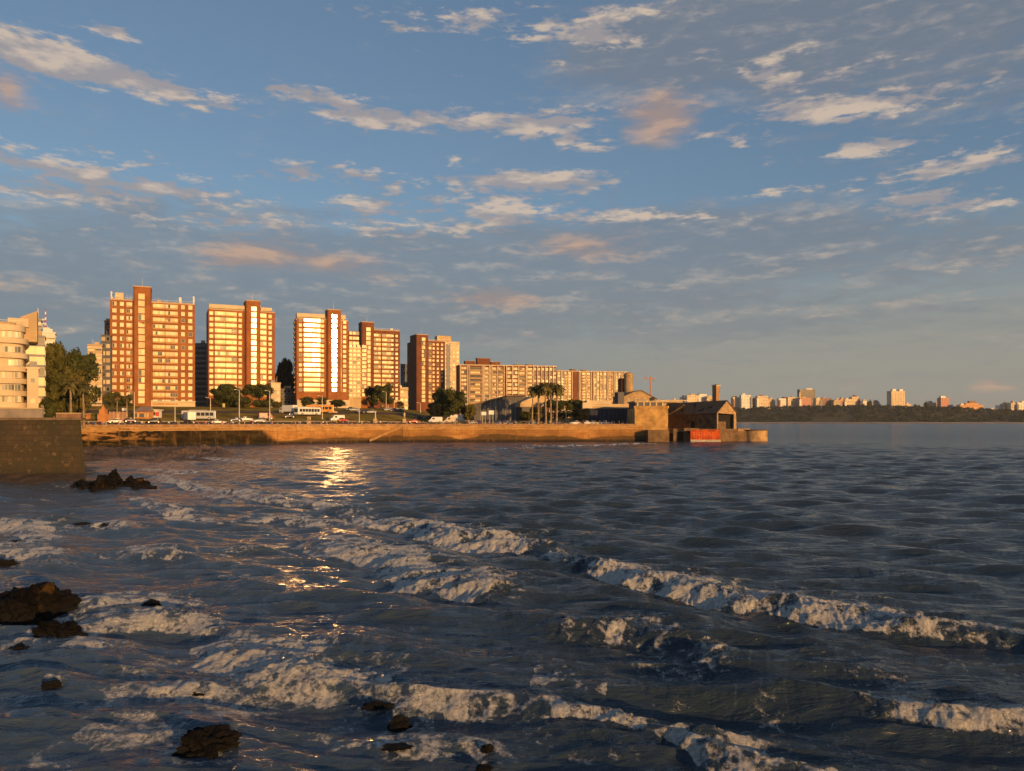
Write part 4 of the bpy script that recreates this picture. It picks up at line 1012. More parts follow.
def build_ruin():
    mst = M('ruin_stone', (0.15,0.092,0.050), .95, .4, .5, .10, 1.5)
    mpl = M('ruin_plaster', (0.38,0.245,0.12), .95, .35, .6, .05, 2)
    mrf = M('ruin_roof_tile', (0.11,0.075,0.048), .95, .35, .8, .08, 3)
    mor = M('orange_hoarding', (0.45,0.075,0.018), .85, .5, .9, spec=.1)
    mdk = M('shade_black', (0.018,0.015,0.014), 1, .1)  # flat black standing in for the shade inside openings, doorways and roof gaps
    qz = EYE-(428.7-HY)/F*272     # quay level
    # quay
    P_ = lambda px, Y: ((px-CX)/F*Y-80, Y-275)
    root = tag(empty('ruin_quay', (80,275,0)), 'old stone quay with dark arched openings under the ruined boathouse', 'quay')
    q = MB(); q.prism([P_(668,270),P_(700,263),P_(720,264),P_(740,270),P_(740,300),P_(668,300)], -2, qz, mst); q.build('quay_wall', root)
    q = MB()
    for a, b in ((669,673.2),(677.5,683.5)):
        p0, p1 = P_(a,262.9+ (700-a)*.22), P_(b,262.9+(700-b)*.22); q.prism([p0,p1,(p1[0],p1[1]+.6),(p0[0],p0[1]+.6)], -.5, 2.9 if a < 675 else 3.4, mdk)
    q.build('opening', root)
    q = MB(); q.prism([P_(684,265.5),P_(699.5,262.2),P_(699.5,263.2),P_(684,266.6)], 3.7, qz+.3, mpl); q.prism([P_(673.4,267.9),P_(677.2,267.1),P_(677.2,268.4),P_(673.4,269)], 0, qz, mpl); q.build('quay_trim', root)
    # orange hoarding on a white footing
    p0, p1 = P_(690.5,261.8), P_(720.3,261.4)
    root = tag(empty('hoarding', (80,275,0)), 'bright orange painted hoarding on the quay front below the ruined boathouse', 'hoarding')
    q = MB(); q.prism([p0,p1,(p1[0],p1[1]+.3),(p0[0],p0[1]+.3)], .75, qz-.25, mor); q.build('panel', root)
    q = MB(); q.prism([(p0[0]-.05,p0[1]-.35),(p1[0]+.05,p1[1]-.35),(p1[0],p1[1]+.3),(p0[0],p0[1]+.3)], -.6, .74, M('footing_white', (0.36,0.32,0.26), .8, .25, 1)); q.build('footing', root)
    q = MB(); n = 9; mo2 = M('faded_orange', (0.56,0.12,0.03), .8, .3)
    # worn lettering strokes, too faded to read
    rr = random.Random(4)
    for i in range(n):
        t = .1+.8*i/n; x = p0[0]+(p1[0]-p0[0])*t; y = p0[1]+(p1[1]-p0[1])*t-.02
        q.box(x, x+.25, y-.02, y, 1.5, 3.6, mo2)
        if rr.random() < .6: q.box(x+.25, x+.7, y-.02, y, 3.25, 3.5, mo2)
        if rr.random() < .5: q.box(x+.25, x+.7, y-.02, y, 2.3, 2.6, mo2)
    q.build('faded_lettering', root)
    # house: gable faces the sun side, long flank faces the viewpoint's left
    az = R(32); Y = 270
    gx, gy = (736-CX)/F*Y, Y   # right corner of the gable
    W_ = 9.8; L = 30.0
    # local frame: origin at the left corner of the gable; x to the right along gable; y back along the flank
    ox = gx-W_*math.cos(az); oy = gy-W_*math.sin(az)
    root = tag(empty('ruined_boathouse', (ox, oy, qz), az), 'roofless looking brown ruin with a pitched roof and a tall open gable, on the stone quay', 'ruined building')
    root['label'] = 'brown ruined boathouse with a pitched roof and a gaping open gable, on the quay'
    He = 6.1; Hr = 9.8
    def zpx(py, Yq): return EYE-(py-HY)/F*Yq-qz
    He = zpx(412.5, 265); Hr = zpx(400.8, 266)
    q = MB(); q.box(0, .6, .6, L, 0, He, mst); q.box(W_-.6, W_, .6, L, 0, He, mst); q.box(0, W_, L-.6, L, 0, He, mst); q.build('flank_wall', root)
    q = MB()   # gable with a tall gap
    q.add([(0,0,0),(.5,0,0),(.5,0,He-.2),(W_-1.1,0,He-.6),(W_-1.1,0,0),(W_+.3,0,0),(W_,0,He),(W_/2,0,Hr),(0,0,He),
           (0,.6,0),(.5,.6,0),(.5,.6,He-.2),(W_-1.1,.6,He-.6),(W_-1.1,.6,0),(W_+.3,.6,0),(W_,.6,He),(W_/2,.6,Hr),(0,.6,He)],
          [(0,1,2,8),(2,3,6,7,8),(3,4,5,6),(9,17,11,10),(11,17,16,15,12),(12,15,14,13),(0,8,17,9),(8,7,16,17),(7,6,15,16),(6,5,14,15),(1,10,11,2),(2,11,12,3),(3,12,13,4)], mpl)
    q.build('gable', root)
    q = MB(); q.box(.5, W_-1.1, 1.6, 2.0, 0, He-.8, mdk); q.box(.5, W_*.55, .8, 1.2, 0, He*.45, mst); q.build('dark_interior', root)
    q = MB()
    ov = .5; t = .28
    s1 = (Hr-He)/(W_/2); rgap = random.Random(8)
    q.add([(-ov,-.3,He-ov*s1),(W_/2,-.3,Hr+.003),(W_/2,L+.3,Hr-.6),(-ov,L+.3,He-ov*s1-.6),(-ov,-.3,He-ov*s1+t),(W_/2,-.3,Hr+t),(W_/2,L+.3,Hr+t-.6),(-ov,L+.3,He-ov*s1+t-.6)],
          [(0,3,2,1),(4,5,6,7),(0,1,5,4),(1,2,6,5),(2,3,7,6),(3,0,4,7)], mrf)
    q.add([(W_+ov,-.3,He-ov*s1),(W_/2,-.3,Hr),(W_/2,L+.3,Hr-.6),(W_+ov,L+.3,He-ov*s1-.6),(W_+ov,-.3,He-ov*s1+t),(W_/2+.003,-.3,Hr+t),(W_/2+.003,L+.3,Hr+t-.6),(W_+ov,L+.3,He-ov*s1+t-.6)],
          [(0,1,2,3),(7,6,5,4),(4,5,1,0),(5,6,2,1),(6,7,3,2),(7,4,0,3)], mrf)
    q.build('roof', root)
    q = MB()   # black patches laid on the tiles for the dark of fallen-in places
    for _ in range(11):
        u = rgap.uniform(.3, W_/2-1.2); y = rgap.uniform(1, L-3); w_ = rgap.uniform(.5,1.5); l_ = rgap.uniform(.6,2.4)
        z = lambda uu, yy: He+uu*s1+t+.03-.6*(yy+.3)/(L+.6)
        q.add([(u,y,z(u,y)),(u+w_,y+.2,z(u+w_,y)),(u+w_*.9,y+l_,z(u+w_*.9,y+l_)),(u+.2,y+l_*.8,z(u+.2,y+l_*.8))], [(0,3,2,1)], mdk)
    q.build('roof_gap', root)
    wd_ = win_mesh(1.0, 1.3, W_dark, 1, .08, mdk)
    for y in (4, 8, 14, 19): link('window', wd_, root, (-.03, y, He*.35), R(-90))
    q = MB(); q.box(-.05, -.01, 10.9, 12.8, 0, 2.8, mdk); q.build('doorway_shade', root)
    # lean-to shed at the left end
    f = Face(669.5, 690, 283, -22, z0=qz); root = f.root('lean_to_shed', 'dark shed with a steep half gable leaning on the left end of the ruined boathouse', 'shed')
    q = MB(); q.xprism([(f.x(669),0),(f.x(690),0),(f.x(690),f.z(411)),(f.x(684),f.z(405.2)),(f.x(672),f.z(413.5)),(f.x(669),f.z(415.5))], 0, 8, mst); q.build('wall', root)
    q = MB(); q.xprism([(f.x(668),f.z(416)),(f.x(684),f.z(405.3)),(f.x(691),f.z(412)),(f.x(691),f.z(411)),(f.x(684),f.z(404.1)),(f.x(668),f.z(415))], -.5, 8.5, mrf); q.build('roof', root)
    q = MB(); q.box(f.x(675), f.x(677.5), -.1, -.02, 0, 2.6, mdk); q.box(f.x(682), f.x(685), -.1, -.02, .8, 2.4, mdk); q.build('doorway_shade', root)
    # chimney
    X, Yc, _ = WP(716, 0, 288); root = tag(empty('brick_chimney', (X, Yc, qz), R(33)), 'square brick chimney stack rising behind the ruined boathouse roof', 'chimney')
    zt = zpx(385, 288); q = MB(); q.box(-1.0, 1.0, -1.0, 1.0, 0, zt-.5, M('chimney_brick', (0.36,0.20,0.10), .9, .3, .8)); q.build('shaft', root)
    q = MB(); q.box(-1.15, 1.15, -1.15, 1.15, zt-.497, zt, m_cream2); q.box(-.6,.6,-.6,.6,zt+.003,zt+.2,mdk); q.build('cap', root)
    # pier head
    root = tag(empty('pier', (86,268,0)), 'low stone pier with a rounded sunlit head, furthest right of the ruined boathouse', 'pier')
    P_ = lambda px, Y: ((px-CX)/F*Y-86, Y-268)
    q = MB(); zp = EYE-(430-HY)/F*268; q.prism([P_(719,268),P_(758,268),P_(758,280),P_(719,280)], -2, zp-.5, mst); q.build('pier_wall', root)
    c0 = P_(755.5,270); q = MB(); q.cyl((c0[0],c0[1],-2),(c0[0],c0[1],zp-.25), 4.3, 4.1, mpl, 28); q.cyl((c0[0],c0[1],zp-.247),(c0[0],c0[1],zp+.1), 4.3, 4.3, mst, 28); q.build('pier_head', root)
    c1 = P_(737.5,268.5); q = MB(); q.prism([(c1[0]-3,c1[1]-.9),(c1[0]+1.2,c1[1]-.9),(c1[0]+1.2,c1[1]+3),(c1[0]-3,c1[1]+3)], -2, zp-.9, mst); q.prism([P_(738,268.9),P_(750,268.9),P_(750,269.5),P_(738,269.5)], zp-.5, zp+.5, mpl); q.build('parapet', root)

# ------------------------------------------------------------ trees
def leaf_mat(name, col, col2):
    m, nt, b = new_mat(name)
    g = N(nt, 'ShaderNodeNewGeometry'); oi = N(nt, 'ShaderNodeObjectInfo')
    c = mix_rgb(nt, g.outputs['Random Per Island'], col, col2)
    n = noise(nt, g.outputs['Position'], .35, 3, .5)
    c = mix_rgb(nt, smooth(nt, n, .35, .65), c, tuple(x*.75 for x in col))
    nt.links.new(c, b.inputs['Base Color']); b.inputs['Roughness'].default_value = .8; b.inputs['Specular IOR Level'].default_value = .15
    return m
L_dark = leaf_mat('leaf_dark_green', (0.045,0.055,0.014), (0.085,0.085,0.020))
L_mid = leaf_mat('leaf_olive', (0.070,0.072,0.016), (0.14,0.115,0.024))
L_gold = leaf_mat('leaf_yellow_green', (0.12,0.10,0.020), (0.20,0.145,0.03))
L_palm = leaf_mat('palm_frond', (0.10,0.095,0.030), (0.20,0.15,0.05))
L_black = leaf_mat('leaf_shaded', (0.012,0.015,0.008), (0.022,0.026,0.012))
m_bark = M('bark', (0.11,0.075,0.05), .95, .3, 1)
m_palmb = M('palm_trunk', (0.26,0.19,0.12), .95, .3, 1)
def crown_mesh(seed, h, r, n, leaf, mat, low=.25, lobes=14):
    rr = random.Random(seed); vs = []; fs = []
    L = []
    for i in range(lobes):
        a = rr.uniform(0, 6.283); t = rr.random()**.6; z = low*h+rr.random()**.8*(h*.88-low*h)
        k = math.sqrt(max(.05, 1-((z-(low+.25)*h)/(h*.72))**2)); R_ = r*k*t*.78
        s = rr.uniform(.24,.40)*r
        L.append((R_*math.cos(a), R_*math.sin(a), min(z, h-s*.75), s, s*rr.uniform(.6,.85)))
    for i in range(n):
        cx, cy, cz, s, sz = rr.choice(L)
        u = rr.gauss(0,1), rr.gauss(0,1), rr.gauss(0,1); m = math.sqrt(sum(x*x for x in u)); q = rr.uniform(.45,1.08)
        p = Vector((cx+u[0]/m*s*q, cy+u[1]/m*s*q, cz+u[2]/m*sz*q))
        nrm = Vector((u[0]+rr.gauss(0,.5), u[1]+rr.gauss(0,.5), u[2]+rr.gauss(0,.5))).normalized()
        t1 = nrm.orthogonal().normalized(); t1.rotate(Matrix.Rotation(rr.uniform(0,6.28), 3, nrm)); t2 = nrm.cross(t1)
        l = leaf*rr.uniform(.6,1.5); o = len(vs)
        vs += [p-t1*l, p-t2*l*.6+nrm*l*.1, p+t1*l, p+t2*l*.6+nrm*l*.12]; fs.append((o,o+1,o+2,o+3))
    me = bpy.data.meshes.new('crown'); me.from_pydata([tuple(v) for v in vs], [], fs); me.materials.append(mat); me.update()
    return me, L
def trunk_mesh(seed, L, h, r):
    rr = random.Random(seed); mb = MB(); top = Vector((rr.uniform(-.3,.3), rr.uniform(-.3,.3), h*.5))
    mb.path([(0,0,-.5),(0.05,0,h*.12),tuple(top*.6),tuple(top)], [r*1.3,r,r*.8,r*.5], m_bark, 8)
    for cx, cy, cz, s, sz in L[:9]:
        a = top*rr.uniform(.45,1); e = Vector((cx,cy,cz)); mid = a.lerp(e,.5)+Vector((0,0,-.3))
        mb.path([tuple(a), tuple(mid), tuple(e)], [r*.4,r*.25,r*.1], m_bark, 5)
    return mb.mesh('trunk')
PROTO = {}
def tree(label, x, y, z, h, r, kind='mid', seed=None, group=None, name='tree', cat='tree', n=None, leaf=None, low=.22):
    key = (kind, (seed or 0) % 3, name)
    mat = {'dark':L_dark,'mid':L_mid,'gold':L_gold,'black':L_black}[kind]
    if key not in PROTO:
        me, L = crown_mesh(hash(key) % 9999 if False else len(PROTO)*31+5, 10, 5, n or 8000, leaf or .27, mat, low, 30)
        PROTO[key] = (me, trunk_mesh(len(PROTO), L, 10, .35))
    me, tm = PROTO[key]
    root = tag(empty(name, (x,y,z), random.uniform(0,6.28)), label, cat, group)
    root.scale = (r/5, r/5, h/10)
    link('crown', me, root); link('trunk', tm, root)
    return root
def palm_meshes(seed, h=10):
    rr = random.Random(seed); mb = MB()
    lean = rr.uniform(-.5,.5)
    mb.path([(0,0,-.4),(lean*.2,0,h*.35),(lean*.5,0,h*.7),(lean,0,h)], [.34,.24,.20,.22], m_palmb, 8); tr = mb.mesh('trunk')
    vs = []; fs = []
    for i in range(44):
        a = rr.uniform(0, 6.283); up = rr.uniform(-.7, 1.2); Lf = rr.uniform(2.0, 2.9); prev = None
        for k in range(7):
            t = k/6; rad = Lf*(t-.12*t*t)*math.cos(min(1.2, abs(up)*.7)); z = h+.1+Lf*(math.sin(up*.9)*t-.62*t*t)
            c = Vector((lean+rad*math.cos(a), rad*math.sin(a), z)); w = .38*math.sin(math.pi*min(1, .15+t*.8))+.03
            sd_ = Vector((-math.sin(a), math.cos(a), 0))*w
            dn = Vector((0,0,-w*.55))
            cur = (c-sd_+dn, c, c+sd_+dn)
            if prev and (k+i) % 5:
                o = len(vs); vs += [prev[0],prev[1],prev[2],cur[0],cur[1],cur[2]]; fs += [(o,o+1,o+4,o+3),(o+1,o+2,o+5,o+4)]
            prev = cur
    me = bpy.data.meshes.new('crown'); me.from_pydata([tuple(v) for v in vs], [], fs); me.materials.append(L_palm); me.update()
    return tr, me
PALMS = []
def palm(label, px, pt, pb, Y=None, group=None):
    if not PALMS: PALMS.extend([palm_meshes(s) for s in (1,2,3)])
    if Y is None: X, Y, z = at_px(px, pb)
    else: X = (px-CX)/F*Y; z = ground(X, Y)
    h = EYE-(pt-HY)/F*Y-z-1.2
    tr, me = random.choice(PALMS)
    root = tag(empty('palm_tree', (X,Y,z), random.uniform(0,6.28)), label, 'palm tree', group); s = h/10
    root.scale = (max(.75,s), max(.75,s), s); link('crown', me, root); link('trunk', tr, root)
    return root
def tree_px(label, pxl, pxr, pt, pb, Y, kind, seed=0, **kw):
    px = (pxl+pxr)/2; X = (px-CX)/F*Y
    z = EYE-(pb-HY)/F*Y; g = ground(X, Y); z = min(z, g) if kw.pop('clampz', True) else z
    h = EYE-(pt-HY)/F*Y-z; r = (pxr-pxl)/2/F*Y
    return tree(label, X, Y, z, h, r*1.04, kind, seed, **kw)
def build_trees():
    G = 'broad leafed trees of the town'
    tree_px('tall olive green tree directly right of the white stepped building', 40, 70, 341, 412, 205, 'mid', 0, group=G)
    tree_px('highest rounded tree of the left grove, touching the sky line', 48, 82, 344, 410, 212, 'dark', 1, group=G)
    tree_px('dark tree at the right edge of the left grove, beside the cream eight storey block', 62, 96, 348, 410, 222, 'dark', 2, group=G)
    tree_px('lower olive tree in front of the left grove, behind the near parapet', 42, 76, 366, 410, 196, 'mid', 1, group=G)
    tree_px('lower yellowish tree at the front right of the left grove', 58, 90, 368, 411, 200, 'gold', 2, group=G)
    tree_px('dark bush at the foot of the white stepped building', 34, 56, 397, 412, 186, 'dark', 1, group=G)
    tree_px('small tree under the left corner of the nearest brick tower', 104, 120, 391, 411, 292, 'mid', 0, group=G)
    tree_px('second small tree under the nearest brick tower, behind the palm', 116, 132, 394, 411, 294, 'dark', 1, group=G)
    tree_px('broad dark green tree in front of the second brick tower, left of the pair', 209, 243, 382, 413, 312, 'dark', 0, group=G)
    tree_px('broad dark green tree in front of the second brick tower, right of the pair', 243, 276, 383, 412, 318, 'dark', 2, group=G)
    tree_px('small round bush at the right end of the tree pair below the second brick tower', 272, 283, 401, 411, 322, 'mid', 1, group=G)
    tree_px('low bush between the two broad trees below the second brick tower', 236, 252, 397, 413, 305, 'mid', 1, group=G)
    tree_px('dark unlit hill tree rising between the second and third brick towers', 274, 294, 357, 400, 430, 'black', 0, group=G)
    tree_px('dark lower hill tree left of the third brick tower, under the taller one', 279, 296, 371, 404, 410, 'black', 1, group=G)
    tree_px('dark spreading tree under the left part of the third brick tower', 300, 315, 396, 406, 350, 'dark', 1, group=G)
    tree_px('low bush under the stair shaft of the third brick tower', 315, 329, 397, 407, 345, 'mid', 2, group=G)
    tree_px('low spreading bush under the right corner of the third brick tower', 328, 346, 399, 408, 338, 'dark', 0, group=G)
    tree_px('round dark tree in front of the fourth brick tower', 369, 393, 382.5, 405, 395, 'dark', 1, group=G)
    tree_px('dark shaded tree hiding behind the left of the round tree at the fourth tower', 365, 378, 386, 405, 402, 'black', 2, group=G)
    tree_px('small bush on the slope below the salmon terrace', 396, 404, 401, 409, 380, 'mid', 0, group=G)
    tree_px('tall green tree left of the large clump below the rightmost brick tower', 431, 449, 385, 416, 296, 'dark', 0, group=G)
    tree_px('widest green tree of the large clump below the rightmost brick tower', 442, 470, 388, 417, 290, 'dark', 1, group=G)
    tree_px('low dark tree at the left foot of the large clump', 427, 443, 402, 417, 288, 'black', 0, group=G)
    tree_px('small golden olive tree at the right foot of the large clump', 463, 477, 402, 418, 285, 'gold', 0, group=G)
    tree_px('green tree behind the palms, left of the pair beside the hoarding', 543, 566, 399, 421, 300, 'dark', 2, group=G)
    tree_px('green tree behind the palms, right of the pair beside the hoarding', 559, 585, 398, 421, 306, 'dark', 0, group=G)
    tree_px('dark low tree at the left end of the dark blue hoarding', 570, 590, 407, 422, 286, 'black', 1, group=G)
    tree_px('golden bush below the cream hall roof', 528, 543, 406, 419, 292, 'gold', 1, group=G)
    tree_px('low olive bush beside the golden bush', 517, 532, 411, 420, 288, 'mid', 2, group=G)
    G = 'palms of the promenade'
    palm('leaning golden palm in front of the left grove, leftmost palm', 71, 378, 411, 185, G)
    palm('golden palm at the right edge of the left grove', 84, 381, 411, 190, G)
    palm('short palm in front of the left corner of the nearest brick tower', 117, 392, 411, 255, G)
    palm('palm before the low brick pavilion, below the nearest tower', 127, 394, 412, 258, G)
    for px, pt, pb, Y, l in ((532,386,421,283,'outermost left'),(538.5,384,421,285,'second from the left'),(546,383,422,279,'third from the left'),(551,382.5,422,281,'fourth from the left'),(556.5,384,422,279,'outermost right')):
        palm('tall thin palm of the palm row right of the cream hall, '+l, px, pt, pb, Y, G)
# ------------------------------------------------------------ vehicles
m_tyre = M('tyre_rubber', (0.02,0.02,0.02), .9, .1); m_rim = M('wheel_rim', (0.45,0.45,0.45), .4, .1, metal=.6)
m_cargl = M('car_glass', (0.03,0.035,0.04), .1, .05, spec=.6)
m_hl = M('headlight_glass', (0.75,0.72,0.65), .2, .05); m_tl = M('tail_light_red', (0.5,0.03,0.02), .3, .05)
def paint(name, c): return M('car_paint_'+name, c, .3, .05, .5, spec=.6)
def loft(prof_list, mat, mb):
    """prof_list: cross sections [(x, [(y,z)...])] joined along x"""
    n = len(prof_list[0][1]); vs = []; fs = []
    for x, pr in prof_list: vs += [(x,y,z) for y,z in pr]
    for i in range(len(prof_list)-1):
        for j in range(n): a=i*n+j; b=i*n+(j+1)%n; fs.append((a,a+n,b+n,b))
    fs.append(tuple(range(n))); fs.append(tuple(range(len(vs)-1,len(vs)-n-1,-1)))
    mb.add(vs, fs, mat)
def sec(w, z0, z1, c=.08): h=w/2; return [(-h+c,z0),(h-c,z0),(h,z0+c),(h,z1-c),(h-c,z1),(-h+c,z1),(-h,z1-c),(-h,z0+c)]
def wheels(root, xs, w, r):
    mt = MB(); mt.cyl((0,-.1,0),(0,.1,0), r, r, m_tyre, 16); me = mt.mesh('wheel')
    mr = MB(); mr.cyl((0,-.11,0),(0,.11,0), r*.58, r*.58, m_rim, 10); mr_ = mr.mesh('rim')
    for x in xs:
        for y in (-w/2+.06, w/2-.06):
            o = link('wheel', me, root, (x,y,r)); link('rim', mr_, o)
def car_proto(kind, pm):
    root = empty({'car':'parked_car','suv':'parked_car','van':'van','bus':'bus','truck':'truck'}[kind], (0,0,0)); root['label'] = 'x'; root['category'] = {'car':'car','suv':'car','van':'van','bus':'bus','truck':'truck'}[kind]
    if kind in ('car','suv'):
        H = 1.45 if kind == 'car' else 1.75; L = 2.1 if kind == 'car' else 2.25
        q = MB(); loft([(-L,sec(1.5,.35,.75)),(-L+.15,sec(1.7,.22,.92)),(-L*.5,sec(1.76,.2,.98)),(L*.4,sec(1.76,.2,.96)),(L-.35,sec(1.7,.2,.82)),(L,sec(1.5,.35,.62))], pm, q); q.build('body', root, True)
        q = MB(); b = -L+.2 if kind == 'suv' else -L+.55
        loft([(b,sec(1.5,.9,.99,.03)),(b+.45,sec(1.42,.9,H-.12)),(L*.05,sec(1.42,.9,H-.1)),(L*.42,sec(1.5,.9,.98,.03))], m_cargl, q); q.build('glasshouse', root, True)
        q = MB(); loft([(b+.38,sec(1.3,H-.15,H-.04,.03)),(b+.7,sec(1.36,H-.14,H,.03)),(-.1,sec(1.36,H-.14,H,.03)),(.15,sec(1.3,H-.15,H-.05,.03))], pm, q); q.build('roof', root, True)
        wheels(root, (-L*.62, L*.62), 1.74, .33)
        for y in (-.6,.6):
            q = MB(); q.box(L-.06,L+.02,y-.17,y+.17,.52,.66,m_hl); q.build('headlight', root); q = MB(); q.box(-L-.02,-L+.1,y-.17,y+.17,.62,.8,m_tl); q.build('tail_light', root)
    elif kind == 'van':
        q = MB(); loft([(-2.6,sec(1.85,.35,2.15)),(-2.4,sec(1.95,.3,2.3)),(1.3,sec(1.95,.3,2.3)),(1.95,sec(1.9,.3,1.35)),(2.5,sec(1.8,.3,1.0)),(2.65,sec(1.6,.4,.8))], pm, q); q.build('body', root)
        q = MB(); loft([(1.32,sec(1.7,1.3,2.16,.05)),(1.96,sec(1.66,1.3,1.44,.05))], m_cargl, q)
        for y in (-.985,.975): q.box(.3,1.15,y,y+.01,1.35,1.95,m_cargl)
        q.build('windscreen', root); wheels(root, (-1.6,1.7), 1.9, .36)
        for y in (-.65,.65): q = MB(); q.box(2.6,2.68,y-.17,y+.17,.6,.76,m_hl); q.build('headlight', root)
    elif kind == 'bus':
        q = MB(); loft([(-5.3,sec(2.4,.4,2.9,.15)),(-5.1,sec(2.5,.35,3.1,.15)),(5.1,sec(2.5,.35,3.1,.15)),(5.3,sec(2.4,.4,2.9,.15))], pm, q); q.build('body', root)
        q = MB()
        for y in (-1.262,1.252):
            for k in range(7): q.box(-4.7+k*1.35,-4.7+k*1.35+1.15,y,y+.01,1.35,2.45,m_cargl)
        q.build('side_window', root); q = MB(); q.box(5.29,5.32,-1.05,1.05,1.2,2.6,m_cargl); q.box(-5.32,-5.29,-1.0,1.0,1.5,2.5,m_cargl); q.build('windscreen', root)
        wheels(root, (-3.2,3.3), 2.45, .48); q = MB(); q.box(-3,2.5,-.9,.9,3.103,3.35,m_grey); q.build('roof_unit', root)
    elif kind == 'truck':
        q = MB(); q.box(-3.8,1.9,-1.2,1.2,.9,3.3,pm); q.build('cargo_box', root)
        q = MB(); loft([(2.0,sec(2.2,.5,2.5)),(3.1,sec(2.2,.5,2.45)),(3.6,sec(2.1,.5,1.5))], m_white, q); q.build('cab', root)
        q = MB(); q.box(2.3,3.0,-1.11,-1.101,1.5,2.2,m_cargl); q.box(2.3,3.0,1.101,1.11,1.5,2.2,m_cargl); loft([(3.12,sec(1.9,1.55,2.38,.05)),(3.5,sec(1.85,1.55,1.75,.05))], m_cargl, q); q.build('windscreen', root)
        q = MB(); q.box(-3.7,3.2,-.5,.5,.6,.88,m_dark); q.build('chassis', root); wheels(root, (-2.6,2.7), 2.2, .48)
    return root
CP = {}
def vehicle(kind, colour, col, label, px, py, rz=None, t=None):
    key = (kind, colour); pm = paint(colour, col)
    X, Y, z = at_px(px, py)
    if rz is None:
        a = (wall_y(X+3)-wall_y(X-3))/6; rz = math.atan(a)
        if int(px) % 2: rz += math.pi
    grp = {'car':'cars along the shore road','suv':'cars along the shore road','van':'vans along the shore road','bus':'buses on the town road','truck':'trucks on the shore road'}[kind]
    if key not in CP:
        o = car_proto(kind, pm); CP[key] = o; o.location = (X,Y,z+.02); o.rotation_euler = (0,0,rz); o['label'] = label; o['group'] = grp
        if kind in ('car','suv'): pass
        return o
    return dup(CP[key], (X,Y,z+.02), rz, label, grp)
WHT=(0.72,0.70,0.66); BLK=(0.03,0.03,0.035); DRD=(0.22,0.03,0.03); BLU=(0.05,0.07,0.16); SIL=(0.42,0.42,0.42); PUR=(0.09,0.05,0.12)
def build_vehicles():
    V = vehicle
    V('car','white',WHT,'white car in front of the pink panelled wall at the left end of the promenade',115,423.3)
    V('car','plum',PUR,'dark plum car just right of the pink panelled wall',130.5,422.5)
    V('suv','black',BLK,'black car parked below the white and red kiosk',153.5,423.2)
    V('truck','white',WHT,'white box truck below the right corner of the nearest brick tower',189,422.5,rz=2.2)
    V('bus','grey',SIL,'grey bus with dark windows between the nearest and the second brick towers',199,420,rz=.3)
    V('car','white',WHT,'white car left of the lamp post pair below the second brick tower',218,424)
    V('car','blue',BLU,'dark blue car directly left of the tall lamp post below the second brick tower',235,421.5)
    V('car','white',WHT,'white car directly right of the tall lamp post below the second brick tower',246.5,421)
    V('suv','silver',SIL,'silver estate car, largest car below the right tree of the broad pair',259,422.5)
    V('van','dark_red',DRD,'dark red van behind the silver estate car',266,419.5)
    V('car','white',WHT,'white car high up the slope in the gap left of the third brick tower',296.5,405)
    V('car','black',BLK,'black car highest up the slope, left of the third brick tower',284,402)
    V('truck','white',WHT,'white box truck on the slope below the gap left of the third brick tower',288,414,rz=2.6)
    V('suv','black',BLK,'black car standing in front of the slope truck',289,418)
    V('bus','white',WHT,'white bus facing the sea below the third brick tower',307.5,415.5,rz=-2.2)
    V('bus','orange',(0.70,0.28,0.03),'orange bus behind the white bus, below the third brick tower',320,413,rz=.15)
    V('car','pink',(0.55,0.30,0.26),'pale pink car on the slope right of the orange bus',332,413.5)
    V('van','white',WHT,'white van on the promenade road below the third brick tower\'s right corner',337,421.5)
    V('car','red',(0.45,0.05,0.03),'red car just right of the white van below the third brick tower',342.5,421.8)
    for i,(px,py,l) in enumerate(((349,410.5,'left end of the slope row'),(353.5,411,'second in the slope row'),(361,413,'middle of the slope row'),(366,413.3,'fourth in the slope row'),(371,413.5,'right end of the slope row'))):
        V('car',('black','silver','plum','black','silver')[i],(BLK,SIL,PUR,BLK,SIL)[i],('black','silver','plum','black','silver')[i]+' car below the fourth brick tower, at the '+l,px,py)
    for px,py,c,cc,l in ((388,411,'silver',SIL,'silver car on the upper road left of the low salmon building'),(393,411.5,'plum',PUR,'plum car on the upper road under the salmon terrace'),(399,412,'black',BLK,'black car on the upper road under the salmon terrace'),
        (413,423,'red',(0.45,0.05,0.03),'red car on the promenade road below the rightmost brick tower'),(420,419.5,'black',BLK,'black car under the dark tree left of the large clump'),(427,419.6,'black',BLK,'black car close left of the white van under the large clump'),
        (446,422.8,'blue',BLU,'dark blue car between the white van and the large white box truck')):
        V('car',c,cc,l,px,py)
    V('van','white',WHT,'white van with its back to the large tree clump below the rightmost brick tower',435.5,423)
    V('van','cream',(0.62,0.52,0.40),'cream van parked in front of the large tree clump, left of the white box truck',451,423)
    V('truck','white',WHT,'large white box truck at the right foot of the large tree clump',460,423,rz=.05)
    row = ((474,'silver'),(480,'plum'),(497.5,'blue'),(503,'plum'),(508.5,'blue'),(513,'black'),(533,'silver'),(549.5,'black'),(556,'plum'),(575,'white'),(588,'white'),(594,'silver'),(606,'white'))
    cc = {'silver':SIL,'plum':PUR,'blue':BLU,'black':BLK,'white':WHT}
    ref = ['just right of the white box truck','left of the two white signboards','leftmost of the dark row below the dark hall','second of the dark row below the dark hall','third of the dark row below the dark hall','last of the dark row below the dark hall','under the outermost left palm of the palm row','under the middle of the palm row','right of the palm row','at the left end of the dark blue hoarding','in front of the dark blue hoarding, longest white streak','in front of the dark blue hoarding','in front of the middle of the dark blue hoarding']
    for (px, c), r_ in zip(row, ref): V('car', c, cc[c], c+' car on the promenade road '+r_, px, 424.2 if px < 560 else 424.6)

